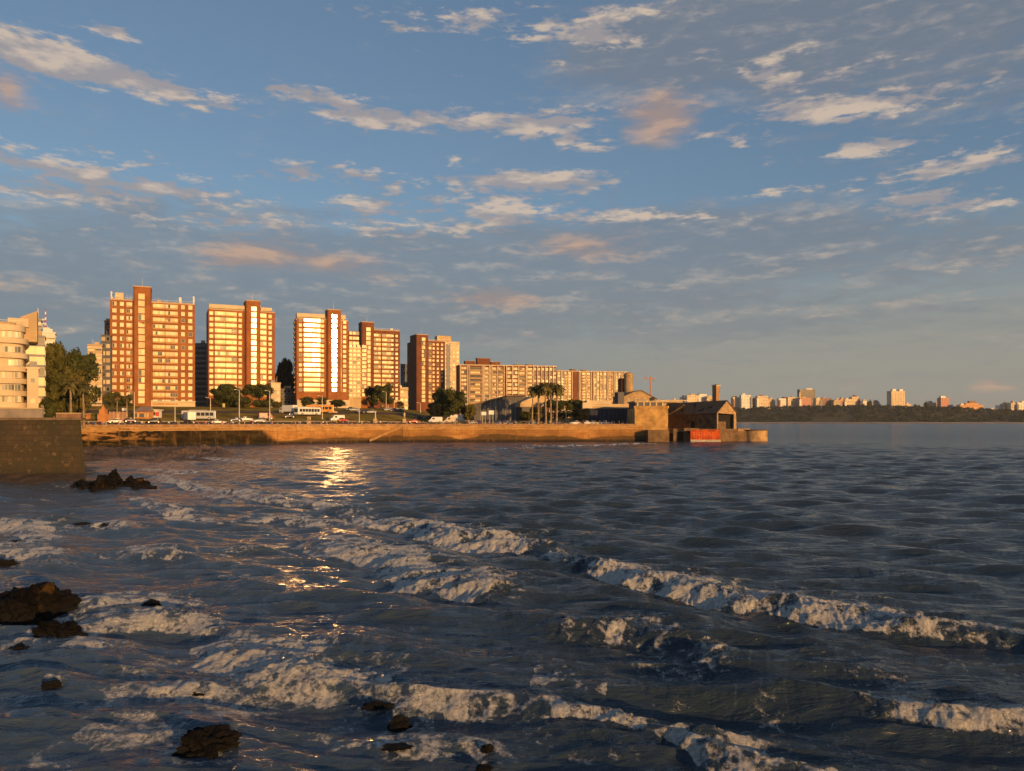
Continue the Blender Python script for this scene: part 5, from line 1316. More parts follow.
# ------------------------------------------------------------ people
def person_mesh(pose, skin, top, legs, hair):
    J = {'pelvis':(0,0,.94),'waist':(0,0,1.10),'chest':(0,0,1.32),'neck':(0,0,1.48),'head':(0,.01,1.60),'crown':(0,0,1.70)}
    rad = {'pelvis':.15,'waist':.13,'chest':.155,'neck':.055,'head':.095,'crown':.07}
    E = [('pelvis','waist'),('waist','chest'),('chest','neck'),('neck','head'),('head','crown')]
    for s, n in ((-1,'l'),(1,'r')):
        if pose == 'walk': k = (s*.17, s*.28); a = -s*.14
        else: k = (0.01*s, 0.02*s); a = .02
        J['hip'+n] = (s*.09,0,.88); rad['hip'+n] = .10
        if pose == 'sit':
            J['knee'+n] = (s*.12,-.42,.86); J['ank'+n] = (s*.12,-.46,.44); J['toe'+n] = (s*.13,-.60,.40)
        else:
            J['knee'+n] = (s*.10,-abs(k[0])*.4-k[0]*.7,.50); J['ank'+n] = (s*.10,-k[1],.09); J['toe'+n] = (s*.12,-k[1]-.15,.035)
        rad['knee'+n] = .062; rad['ank'+n] = .042; rad['toe'+n] = .035
        J['sh'+n] = (s*.18,0,1.40); rad['sh'+n] = .062
        if pose == 'lean': J['el'+n] = (s*.22,-.12,1.15); J['wr'+n] = (s*.12,-.32,1.08); J['ha'+n] = (s*.10,-.40,1.08)
        elif pose == 'sit': J['el'+n] = (s*.24,-.05,1.13); J['wr'+n] = (s*.15,-.25,1.0); J['ha'+n] = (s*.13,-.33,.97)
        else: J['el'+n] = (s*.23,a*.6,1.12); J['wr'+n] = (s*.23,a*1.6-.04,.88); J['ha'+n] = (s*.22,a*1.9-.05,.79)
        rad['el'+n] = .043; rad['wr'+n] = .030; rad['ha'+n] = .035
        E += [('pelvis','hip'+n),('hip'+n,'knee'+n),('knee'+n,'ank'+n),('ank'+n,'toe'+n),('chest','sh'+n),('sh'+n,'el'+n),('el'+n,'wr'+n),('wr'+n,'ha'+n)]
    nm = list(J); me = bpy.data.meshes.new('tmp'); me.from_pydata([J[k] for k in nm], [(nm.index(a), nm.index(b)) for a, b in E], [])
    o = bpy.data.objects.new('tmp', me); COL.objects.link(o)
    md = o.modifiers.new('s', 'SKIN'); md.use_smooth_shade = True
    for i, k in enumerate(nm):
        v = me.skin_vertices[0].data[i]; v.radius = (rad[k], rad[k]*(.72 if k in ('pelvis','waist','chest') else 1)); v.use_root = (k == 'pelvis')
    sb = o.modifiers.new('u', 'SUBSURF'); sb.levels = 1
    dg = bpy.context.evaluated_depsgraph_get(); out = bpy.data.meshes.new_from_object(o.evaluated_get(dg)); out.name = 'person'
    bpy.data.objects.remove(o)
    out.materials.clear()
    for m in (skin, top, legs, hair): out.materials.append(m)
    for p in out.polygons:
        x, y, z = p.center
        if z > 1.62 or (z > 1.53 and y > .02): k = 3
        elif z > 1.46: k = 0
        elif (abs(x) > .16 and z < 1.0 and pose != 'sit') or (pose == 'sit' and y < -.2 and z > .95 and abs(x) < .2): k = 0
        elif z > .98: k = 1
        else: k = 2
        p.material_index = k
    return out
def build_people():
    sk = [M('skin_tan', (0.42,0.24,0.15), .6, .05), M('skin_light', (0.55,0.35,0.25), .6, .05)]
    hr = [M('hair_dark', (0.03,0.02,0.015), .8, .1), M('hair_brown', (0.12,0.06,0.03), .8, .1)]
    tops = {'white':(0.75,0.72,0.68),'black':(0.02,0.02,0.025),'red':(0.45,0.04,0.03),'blue':(0.06,0.10,0.28),'grey':(0.3,0.3,0.3),'yellow':(0.65,0.42,0.06),'green':(0.06,0.16,0.07),'pink':(0.60,0.25,0.25)}
    legs = {'dark':(0.03,0.03,0.04),'pale':(0.45,0.40,0.33),'blue':(0.07,0.09,0.18)}
    protos = {}; i = 0
    rr = random.Random(11)
    spots = [(88.5,424.0),(93,424.3),(96,424.5),(101,423.6),(104,424),(122,424.4),(125,424),(142,423.2),(147,423.5),(169,423),(174,424),(179,423.2),(206,424),(222,420),(226,423.5),(228.5,424),(231,424),(253,423.8),(258,425),(272,423.6),(277.5,423.2),
        (292,424),(299,423.4),(313,424),(316.5,423.5),(323,422.5),(352,423.8),(357.5,424),(362,423.7),(366,424),(369,423.5),(380.5,424.6),(391,424.4),(396,424.8),(418,423.8),(441.5,424.6),(443.5,424.6),(467,424.3),(470.5,424.4),
        (489,424.4),(493,424.1),(500,424.7),(516,424.3),(519,424.5),(521.5,424.2),(526,424.4),(529,424.2),(539,424.5),(541.2,424.4),(545,424.7),(560,424.6),(563,424.4),(568,424.5),(580,424.8),(583,424.7),(600,424.8),(612,424.7),(619,424.9),(623,424.8),(627,424.7)]
    spots += [(88+i_*6.1+rr.uniform(-2.2,2.2), 424) for i_ in range(91)]
    marks = [(90,'just right of the near wall'),(103,'beside the orange brick spire'),(118,'in front of the pink panelled wall'),(146,'before the low brick pavilion'),(160,'by the white and red kiosk'),(180,'left of the white box truck'),(200,'by the grey bus'),
        (222,'below the left broad tree'),(239,'by the tall left lamp post'),(262,'by the silver estate car'),(280,'by the tall right lamp post'),(305,'below the white bus'),(325,'below the orange bus'),(345,'by the small white van'),(372,'below the fourth tower'),(400,'by the slanting stair head'),(425,'below the rightmost brick tower'),(450,'between white van and box truck'),(475,'right of the white box truck'),
        (497,'under the two white signboards'),(530,'below the cream hall roof'),(558,'among the palm row'),(590,'left of the dark blue hoarding'),(640,'before the dark blue hoarding')]
    used = {}
    tn = list(tops); ln = list(legs)
    for px, py in spots:
        near = next(l for a, l in marks if px <= a)
        for tries in range(300):
            t = rr.choice(tn); l = rr.choice(ln); pose = rr.choice(['walk','stand','walk','lean'])
            if (t, l, pose, near) not in used: break
        used[(t, l, pose, near)] = 1
        k = (pose, t, l)
        if k not in protos:
            protos[k] = person_mesh(pose, rr.choice(sk), M('cloth_top_'+t, tops[t], .9, .1), M('cloth_legs_'+l, legs[l], .9, .1), rr.choice(hr))
        t = rr.uniform(1.4, 13); Y = 230.0
        for _ in range(6): Y = wall_y((px-CX)/F*Y)+t
        X = (px-CX)/F*Y; z = ground(X, Y)
        o = link('person', protos[k], None, (X,Y,z), rr.uniform(0,6.28)); s = rr.uniform(.93,1.05); o.scale = (s,s,s)
        how = {'walk':'walking','stand':'standing','lean':'leaning'}[pose]
        tag(o, f'person in {t} top and {l} trousers {how} {near}', 'person', 'people out on the promenade')
    # two on the left, above the near wall
    for px, t, l, lab in ((54,'black','blue','person in black top standing on the near wall promenade, left of the pair'),(57.2,'white','dark','person in white top standing on the near wall promenade, right of the pair')):
        X = (px-CX)/F*128; m_ = person_mesh('stand', sk[0], M('cloth_top_'+t, tops[t], .9, .1), M('cloth_legs_'+l, legs[l], .9, .1), hr[0])
        tag(link('person', m_, None, (X,128,6.55), .4), lab, 'person')

# ------------------------------------------------------------ street furniture
def build_furniture():
    mp = M('lamp_pole_paint', (0.55,0.50,0.42), .5, .1); mg = M('lamp_glass', (0.8,0.78,0.7), .3, .05)
    def lamp(px, pt, pb, label, double=False, arm=1.3):
        X, Y, z = at_px(px, pb, 1.0); h = EYE-(pt-HY)/F*Y-z
        root = tag(empty('street_lamp', (X,Y,z), 0), label, 'street lamp', 'lamp posts of the shore road')
        q = MB(); q.cyl((0,0,-.2),(0,0,h), .17, .10, mp, 8); q.cyl((0,0,-.1),(0,0,.5), .26, .22, mp, 8); q.build('pole', root)
        for s in ((-1,1) if double else (-1,)):
            q = MB(); q.path([(0,0,h-.15),(s*arm*.5,0,h+.15),(s*arm,0,h+.2)], [.07,.06,.05], mp, 6); q.build('arm', root)
            q = MB(); q.box(s*arm-.45,s*arm+.25,-.16,.16,h+.13,h+.28,mp); q.box(s*arm-.4,s*arm+.2,-.12,.12,h+.08,h+.128,mg); q.build('lamp_head', root)
    for a in ((210.5,398,414,'slim lamp post left of the broad tree pair'),(239.3,390,419,'tall lamp post standing in front of the left broad tree, with a left arm'),(269.7,391,420.5,'tall lamp post at the right end of the broad tree pair'),
              (322.3,396,419,'lamp post in front of the stair shaft of the third brick tower'),(359.3,408,422.5,'short pale lamp post below the fourth brick tower'),(386.2,392,410.5,'lamp post in front of the round dark tree'),
              (420.5,403,412.5,'short lamp post at the foot of the rightmost brick tower'),(437.4,406.5,418.5,'pale lamp post in front of the large tree clump'),(134.3,392,421,'lamp post in front of the stair shaft of the nearest brick tower'),
              (175,398,422,'lamp post near the right end of the nearest brick tower'),(566,411,423,'short pale post left of the dark blue hoarding'),(571.8,411,423,'short pale post nearest the dark blue hoarding')): lamp(*a)
    refs = ('first of the thin masts by the dark hall','second of the thin masts by the dark hall','third of the thin masts by the dark hall','fourth of the thin masts, over the dark hall front','fifth of the thin masts, over the dark hall front','sixth of the thin masts, over the dark hall front','last of the thin masts, left of the cream hall')
    for px, pt, r_ in zip((476,486.5,492.5,497.5,505.5,509.8,517.5), (401,398,400,398,399,402,396), refs): lamp(px, pt, 420.5, 'slender pale mast, '+r_, arm=.6)
    def sign(px0, px1, pt, pb, pg, Y, label, mat, name='signboard'):
        X = ((px0+px1)/2-CX)/F*Y; g = ground(X, Y) if Y > 150 else 6.5; w = (px1-px0)/F*Y; zt = EYE-(pt-HY)/F*Y-g; zb = EYE-(pb-HY)/F*Y-g
        root = tag(empty(name, (X,Y,g)), label, 'sign'); q = MB(); q.box(-w/2,w/2,-.08,.08,zb,zt,mat); q.build('board', root)
        q = MB(); 
        for s in (-1,1): q.cyl((s*w*.3,0.1,-.2),(s*w*.3,.1,zb+.1), .08, .08, mp, 6)
        q.build('post', root)
    bw = M('sign_white', (0.8,0.76,0.68), .6, .08)
    sign(481.5,486.3,411.8,415.2,420,272,'white signboard on posts on the grass, left of the two', bw)
    sign(488.8,494,410.5,414.5,420,274,'white signboard on posts on the grass, right and slightly higher of the two', bw)
    sign(122,126.4,408,411,414,262,'cream roadside board above the pink panelled wall', bw)
    sign(222.6,225,403.5,407,413,300,'small pale yellow sign on a post in front of the left broad tree', M('sign_yellow', (0.55,0.48,0.2), .6, .08))
    # orange brick spire
    X, Y, z = at_px(103.5, 421.5); s = Y/F; mo = M('spire_brick', (0.55,0.24,0.09), .9, .2, .8)
    root = tag(empty('brick_spire', (X,Y,z)), 'stepped orange brick monument at the left end of the promenade', 'monument')
    q = MB(); h = 17.5*s
    q.prism([(-4.3*s,-1),(4.3*s,-1),(4.3*s,1),(-4.3*s,1)], -.2, h*.42, mo); q.prism([(-3*s,-.8),(2.6*s,-.8),(2.6*s,.8),(-3*s,.8)], h*.42, h*.68, mo); q.build('base', root)
    q = MB(); q.add([(-2*s,-.5,h*.68),(1.6*s,-.5,h*.68),(1.6*s,.5,h*.68),(-2*s,.5,h*.68),(-.3*s,0,h)], [(0,1,4),(1,2,4),(2,3,4),(3,0,4)], mo); q.build('spire', root)
    # pink panelled wall
    X, Y, z = at_px(118.5, 421); s = Y/F
    root = tag(empty('panel_wall', (X,Y,z)), 'pinkish enclosure wall with a pale panel, right of the stepped orange monument', 'wall')
    q = MB(); q.box(-8.5*s,8.5*s,-.15,.15,-.2,9*s,M('wall_pink', (0.36,0.20,0.14), .9, .2)); q.build('panel', root)
    q = MB()
    for x in (-8.5,-4.5,-1.2,1.2,4.8,8.3): q.box(x*s-.12,x*s+.12,-.3,.3,-.2,9.4*s,m_cream2)
    q.box(-1*s,1*s,-.2,-.151,2*s,7.5*s,m_cream); q.build('post', root)
    # brick kiosk row
    X, Y, z = at_px(142.3, 418.5); s = Y/F
    root = tag(empty('kiosk_row', (X,Y,z)), 'low orange brick pavilion with a grey hipped roof, left of the white kiosk', 'pavilion')
    q = MB(); q.box(-7.6*s,7.2*s,-.2,4,-.2,7*s,mo); q.build('wall', root)
    q = MB(); q.add([(-8.2*s,-.8,7*s+.003),(8*s,-.8,7*s+.003),(8*s,4.5,7*s+.003),(-8.2*s,4.5,7*s+.003),(-4*s,1.8,12*s),(6.5*s,1.8,12*s)], [(0,1,5,4),(1,2,5),(2,3,4,5),(3,0,4),(3,2,1,0)], M('roof_grey_tile', (0.25,0.19,0.16), .9, .2)); q.build('roof', root)
    for x in (-6,-3.7,-1.4,1,3.3,5.5):
        q = MB(); q.box(x*s-.42,x*s+.42,-.26,-.2,1.2*s,5*s,m_cream if int(x*10) % 2 else m_dark); q.build('opening', root)
    # white and red kiosk
    X, Y, z = at_px(155, 418); s = Y/F
    root = tag(empty('kiosk', (X,Y,z)), 'white cube kiosk with a red patch beside the low brick pavilion', 'kiosk')
    q = MB(); q.box(-4.7*s,3.4*s,-.2,2.4,-.1,7.6*s,m_white); q.build('body', root); q = MB(); q.box(-5.2*s,4.6*s,-.6,2.8,7.6*s+.003,8.6*s,m_white); q.build('roof', root)
    q = MB(); q.box(1.6*s,4.2*s,-.5,-.22,2*s,6*s,M('kiosk_red', (0.6,0.07,0.04), .6, .1)); q.build('red_panel', root); q = MB(); q.box(-3*s,.8*s,-.24,-.205,2.4*s,6*s,m_cargl); q.build('window', root)
    # long low pavilion roof by the tower foot
    f = Face(177, 197, 300, 8); root = f.root('low_pavilion', 'long low grey roofed pavilion at the right foot of the nearest brick tower', 'pavilion')
    q = MB(); q.box(f.x(168),f.x(199),0,5,-.5,f.z(411),m_cream2); q.build('wall', root); q = MB(); q.box(f.x(167.5),f.x(200),-.6,5.5,f.z(411)+.003,f.z(409.2),m_grey); q.build('roof', root)
    # monuments on the promenade
    for px, pt, pb, lab in ((309,416,424.4,'pale double statue on the promenade edge below the white bus'),(404.5,412,422.5,'pale standing statue on a plinth near the head of the slanting stair'),(375.3,411,423,'pale slim obelisk on the promenade left of the slanting stair')):
        X, Y, z = at_px(px, pb, 1.5); h = (pb-pt)/F*Y
        root = tag(empty('statue', (X,Y,z)), lab, 'statue'); q = MB(); q.box(-.6,.6,-.6,.6,-.1,h*.35,m_cream2); q.box(-.75,.75,-.75,.75,-.12,.25,m_cream2); q.build('plinth', root)
        if 'obelisk' in lab: q = MB(); q.cyl((0,0,h*.35),(0,0,h), .32, .12, m_cream, 4); q.build('shaft', root)
        else:
            me = person_mesh('stand', m_cream, m_cream, m_cream, m_cream); k = h*.65/1.75
            for dx in ((-.35,.35) if 'double' in lab else (0,)): o = link('figure', me, root, (dx,0,h*.35), .5+dx); o.scale = (k,k,k)
    # red shelter at far left
    X, Y, z = at_px(86.5, 419); root = tag(empty('kiosk', (X,Y,z)), 'small orange kiosk between the near wall and the stepped orange monument', 'kiosk'); s = Y/F
    q = MB(); q.box(-2.4*s,2.4*s,-.9,.9,-.1,5*s,mo); q.build('body', root); q = MB(); q.box(-3*s,3*s,-1.2,1.2,5*s+.003,5.7*s,m_cream2); q.build('roof', root); q = MB(); q.box(-1.4*s,1.4*s,-.95,-.905,2*s,4*s,m_cargl); q.build('hatch', root)

# ------------------------------------------------------------ rocks
def rock_mesh(seed, sx, sy, sz, det=5, rough=.62, block=True):
    import bmesh
    from mathutils import noise as mn
    bm = bmesh.new(); bmesh.ops.create_icosphere(bm, subdivisions=det, radius=1.0); rr = random.Random(seed); o = Vector((rr.uniform(0,99),rr.uniform(0,99),rr.uniform(0,99)))
    planes = [(Vector((rr.gauss(0,1),rr.gauss(0,1),rr.gauss(0,.8))).normalized(), rr.uniform(.55,.9)) for _ in range(13)]
    for v in bm.verts:
        p = v.co.copy()
        for n_, d_ in planes:
            k = p.dot(n_)
            if k > d_: p -= n_*(k-d_)*.9
        q = p.normalized() if p.length > 0 else p
        p += q*(mn.fractal(p*1.6+o, 1.0, 2.0, 5)*rough*.5 + mn.fractal(p*6+o, 1.0, 2.0, 4)*rough*.16 - abs(mn.noise(p*3.1+o))*rough*.5)
        v.co = Vector((p.x*sx, p.y*sy, p.z*sz))
    me = bpy.data.meshes.new('rock'); bm.to_mesh(me); bm.free(); return me
def rock_mat():
    m, nt, b = new_mat('wet_rock')
    g = N(nt, 'ShaderNodeNewGeometry'); P = g.outputs['Position']; sp = N(nt, 'ShaderNodeSeparateXYZ'); nt.links.new(P, sp.inputs[0])
    n1 = noise(nt, P, 1.3, 6, .65); n2 = noise(nt, P, .7, 4, .6); n3 = noise(nt, P, 6, 6, .7)
    c = mix_rgb(nt, smooth(nt, n1, .35, .7), (0.003,0.003,0.003), (0.013,0.010,0.008))
    c = mix_rgb(nt, maths(nt,'MULTIPLY', smooth(nt, n2, .64, .70), .5), c, (0.10,0.055,0.014))
    c = mix_rgb(nt, smooth(nt, sp.outputs[2], .55, .12), c, (0.012,0.011,0.010))
    nt.links.new(c, b.inputs['Base Color'])
    nt.links.new(smooth(nt, n3, .3, .7, .45, .8), b.inputs['Roughness']); b.inputs['Specular IOR Level'].default_value = .06
    bn = N(nt, 'ShaderNodeBump', Strength=1, Distance=.12); nt.links.new(n3, bn.inputs['Height']); nt.links.new(bn.outputs[0], b.inputs['Normal'])
    return m
ROCKS = [ # px, py of the waterline in front, width px, height px, depth factor, label
 (16,622,84,34,.8,'large dark boulder with a lit ochre face at the left edge, upper of the two'),
 (48,644,64,20,.7,'low brown boulder in front of the largest left boulder, with ochre streaks'),
 (6,612,50,26,.8,'dark rock cut by the left edge of the picture behind the largest boulder'),
 (12,652,26,9,.8,'small flat black rock just below the two large left boulders'),
 (48,690,27,12,.8,'small black weedy rock alone below the two large boulders'),
 (198,757,76,22,.8,'broad black weedy rock at the bottom left corner region'),
 (188,696,44,4,.6,'barely awash brown rock above the broad black weedy one'),
 (5,566,22,13,.8,'small dark rock at the left edge, middle height'),
 (14,545,34,8,.7,'flat brown rock washed by foam at the left edge'),
 (80,526,18,5,.8,'tiny dark rock awash left of the two tiny ones'),
 (104,527,14,5,.8,'tiny dark rock awash right of the two tiny ones'),
 (398,726,30,11,.8,'black rock in the foam at lower centre, larger one'),
 (374,708,32,6,.6,'low dark ledge behind the black rock at lower centre'),
 (395,750,34,3,.6,'barely awash ledge below the black rock at lower centre'),
 (489,752,16,8,.8,'small black rock right of the lower centre rocks'),
 (483,771,20,6,.8,'small black rock at the bottom edge, lower centre'),
 (148,606,24,8,.8,'dark rock breaking the splash in the left middle'),
 (240,583,36,3,.6,'tiny awash rock above the left middle splash'),
]
NEARROCKS = [(86,489,28,12),(97,491,24,17),(107,489,26,18),(118,488,22,13),(127,488,22,16),(139,487,20,9),(76,487,18,8),(146,488,13,5),(133,490,12,6)]
ROCKFOAM = []
for px, py, w, h, d, l in ROCKS:
    x, y = GP(px, py-2); r = w/2/F*y; ROCKFOAM.append((x, y+r*.4, r*1.35, .42 if w > 20 else .3))
x, y = GP(110,484); ROCKFOAM.append((x, y, 7, .3))
def build_rocks():
    mr = rock_mat()
    for i, (px, py, w, h, d, lab) in enumerate(ROCKS):
        x, y = GP(px, py); r = w/2/F*y; hh = h/F*y*.80
        me = rock_mesh(i+3, r*(1 if w > 60 else 1.1), r*d, hh/(.8 if w > 60 else 1.15), 5 if w > 40 else 4); me.materials.append(mr)
        o = link('boulder', me, None, (x, y+r*d*.7, 0 - hh*.08), 0); tag(o, lab, 'rock', 'rocks in the surf')
    names = ['second leftmost','third from left','tallest left','middle low','tallest right','right sloping','leftmost','rightmost tiny','small front']
    for i, (px, py, w, h) in enumerate(NEARROCKS):
        x, y = GP(px, py); r = w/2/F*y; hh = h/F*y
        me = rock_mesh(i+50, r*1.35, r, hh/1.0, 4); me.materials.append(mr)
        tag(link('boulder', me, None, (x, y+r*.6, -.2), i), names[i]+' rock of the dark heap below the near wall corner', 'rock', 'rock heap by the near wall')
    # flat reef below the far wall
    ms = M('reef_rock', (0.16,0.095,0.05), .8, .45, .12, .25, .5, col2=(0.06,0.04,0.028))
    def reef(pts, hmax, seed, label, name='rock_reef'):
        P2 = [GP(*p) for p in pts]; xs = [p[0] for p in P2]; ys = [p[1] for p in P2]
        nx, ny = 90, 34; vs = []; fs = []
        cx, cy = sum(xs)/len(xs), sum(ys)/len(ys)
        a, b, c_, d = P2
        for j in range(ny+1):
            for i in range(nx+1):
                u, v = i/nx, j/ny
                x = (a[0]*(1-u)+b[0]*u)*(1-v)+(d[0]*(1-u)+c_[0]*u)*v; y = (a[1]*(1-u)+b[1]*u)*(1-v)+(d[1]*(1-u)+c_[1]*u)*v
                vs.append((x, y, 0, min(u,1-u)*2, min(v,1-v)*2))
        A_ = np.array(vs); x, y = A_[:,0], A_[:,1]; eu = np.clip(A_[:,3]*3,0,1); ev = np.clip(A_[:,4]*1.6,0,1)
        z = (fbm(x/5,y/5,4,seed)*1.5-.35+.35*np.abs(fbm(x/1.6,y/1.6,3,seed+3)-.5)*2)*hmax*np.sqrt(eu*ev)-.35
        me = bpy.data.meshes.new(name); W_ = nx+1
        for j in range(ny):
            for i in range(nx): fs.append((j*W_+i, j*W_+i+1, (j+1)*W_+i+1, (j+1)*W_+i))
        me.from_pydata(list(zip(x.tolist(), y.tolist(), z.tolist())), [], fs); me.materials.append(ms); me.update()
        tag(link(name, me), label, 'rock reef')
    reef([(70,463),(175,461),(165,446.5),(60,446.5)], 1.5, 3, 'flat brown reef below the far wall, nearest its left end')
    reef([(140,463),(245,460),(225,447.5),(150,447)], 1.9, 9, 'darker lumpy reef reaching right below the mossy, painted-shade part of the far wall')

# ------------------------------------------------------------ near wall
def build_near_wall():
    m, nt, b = new_mat('near_wall_stone')
    g = N(nt, 'ShaderNodeNewGeometry'); P = g.outputs['Position']; sp = N(nt, 'ShaderNodeSeparateXYZ'); nt.links.new(P, sp.inputs[0])
    n1 = noise(nt, P, .35, 6, .65); n2 = noise(nt, P, 1.2, 5, .6)
    br = N(nt, 'ShaderNodeTexBrick'); br.inputs['Scale'].default_value = 1.0; br.inputs['Brick Width'].default_value = 1.4; br.inputs['Row Height'].default_value = .7; br.inputs['Mortar Size'].default_value = .03
    cv = N(nt, 'ShaderNodeCombineXYZ'); nt.links.new(maths(nt,'ADD',sp.outputs[0],sp.outputs[1]), cv.inputs[0]); nt.links.new(sp.outputs[2], cv.inputs[1]); nt.links.new(cv.outputs[0], br.inputs['Vector'])
    br.inputs['Color1'].default_value = (0.064,0.041,0.017,1); br.inputs['Color2'].default_value = (0.042,0.029,0.012,1); br.inputs['Mortar'].default_value = (0.016,0.012,0.007,1)  # shade lying over this wall is put into the dark stone colours
    c = mix_rgb(nt, smooth(nt, n1, .42, .6), br.outputs['Color'], (0.034,0.027,0.010))
    c = mix_rgb(nt, smooth(nt, n2, .57, .70), c, (0.13,0.085,0.040))
    c = mix_rgb(nt, maths(nt,'MULTIPLY', smooth(nt, sp.outputs[2], 1.6, .3), .85), c, (0.016,0.013,0.010))
    nt.links.new(c, b.inputs['Base Color']); b.inputs['Roughness'].default_value = .9
    bn = N(nt, 'ShaderNodeBump', Strength=1, Distance=.12); nt.links.new(n2, bn.inputs['Height']); nt.links.new(bn.outputs[0], b.inputs['Normal'])
    ctop = (80.5-CX)/F*95.5; cbot = (87.5-CX)/F*94.5
    mb = MB(); root = tag(empty('near_sea_wall', (ctop, 95.5, 0)), 'tall mossy sea wall corner in painted shade at the left edge, nearest to the viewpoint', 'sea wall')
    o = (ctop, 95.5); zt = 7.55
    B = [(cbot,94.3),(cbot-120,93.0),(cbot-120,215),(cbot-76,215)]; T = [(ctop,95.5),(ctop-120,94.5),(ctop-120,215),(ctop-76,215)]
    vs = [(x-o[0],y-o[1],-1) for x,y in B]+[(x-o[0],y-o[1],zt) for x,y in T]
    mb.add(vs, [(1,0,4,5),(0,3,7,4),(4,7,6,5)], m); mb.build('wall_face', root)
    mc = M('near_coping', (0.15,0.105,0.065), .9, .35, .8, .03); q = MB()
    q.box(-120, .25, -.3, .9, zt+.003, zt+.32, mc); q.prism([(-.6,.9),(.25,.9),(-75.4,119),(-76.4,119)], zt+.003, zt+.32, mc); q.build('coping', root)
    # promenade top behind it
    q = MB(); q.prism([(ctop-119,97),(ctop-1.2,97),(ctop-76.5,214),(ctop-119,214)], 6.2, 6.55, m_prom); struct(q.build('promenade'))
    # inner parapet with worn pale graffiti
    root = tag(empty('parapet_wall', ((30-CX)/F*121, 121, 6.55)), 'grey rendered parapet with faded pale scrawls, behind the top of the near sea wall', 'wall')
    k = 121/F; zt2 = EYE-(408.8-HY)/F*121-6.55
    q = MB(); q.box(-45*k*1.6, 12*k, 0, .4, -.3, zt2, M('render_grey', (0.28,0.23,0.19), .9, .25, .5)); q.box(-45*k*1.6, 12*k, -.05, .45, zt2+.003, zt2+.15, m_cream2); q.build('panel', root)
    q = MB(); mg = M('graffiti_pale', (0.50,0.43,0.33), .8, .15)
    for x, w in ((-26,2.2),(-21,.8),(-18,.8),(-15,2.5),(-9,3.6),(-2,1)):
        q.box(x*k, x*k+.12, -.012, -.004, .3, 1.3, mg); 
        if w > 1: q.box((x+w)*k, (x+w)*k+.12, -.012, -.004, .3, 1.3, mg); q.box(x*k+.12, (x+w)*k, -.012, -.004, .3 if int(w) % 2 else 1.18, .42 if int(w) % 2 else 1.3, mg)
    q.build('graffiti', root)
    root = tag(empty('parapet_wall', ((62-CX)/F*121, 121, 6.55)), 'low brown parapet continuing right of the grey one above the near sea wall', 'wall')
    q = MB(); q.box(-6*k, 18*k, 0, .4, -.3, zt2*.72, M('render_brown', (0.26,0.15,0.09), .9, .3, .8)); q.build('panel', root)
    q = MB(); q.box(-6*k, 18*k, -.05, .45, zt2*.72+.003, zt2*.72+.15, m_cream2); q.build('coping', root)
    # sand at the foot
    q = MB(); x0 = cbot; vs = []; fs = []
    n = 60
    for j, (yy, zz) in enumerate(((95.3,.75),(93.2,.55),(91.0,.22),(88.8,-.15),(85,-.6))):
        for i in range(n+1):
            x = x0+1.0-i*1.6; vs.append((x, yy+.9*math.sin(x*.35)+.5*math.sin(x*1.1)-(.03*i), zz+.10*math.sin(x*2.1+j)+.08*math.sin(x*5.3+j*2)))
    for j in range(4):
        for i in range(n): a = j*(n+1)+i; fs.append((a, a+1, a+n+2, a+n+1))
    q.add(vs, fs, M('wet_shingle', (0.075,0.050,0.030), .8, .45, 1.2, .1, 3)); struct(q.build('shingle'))

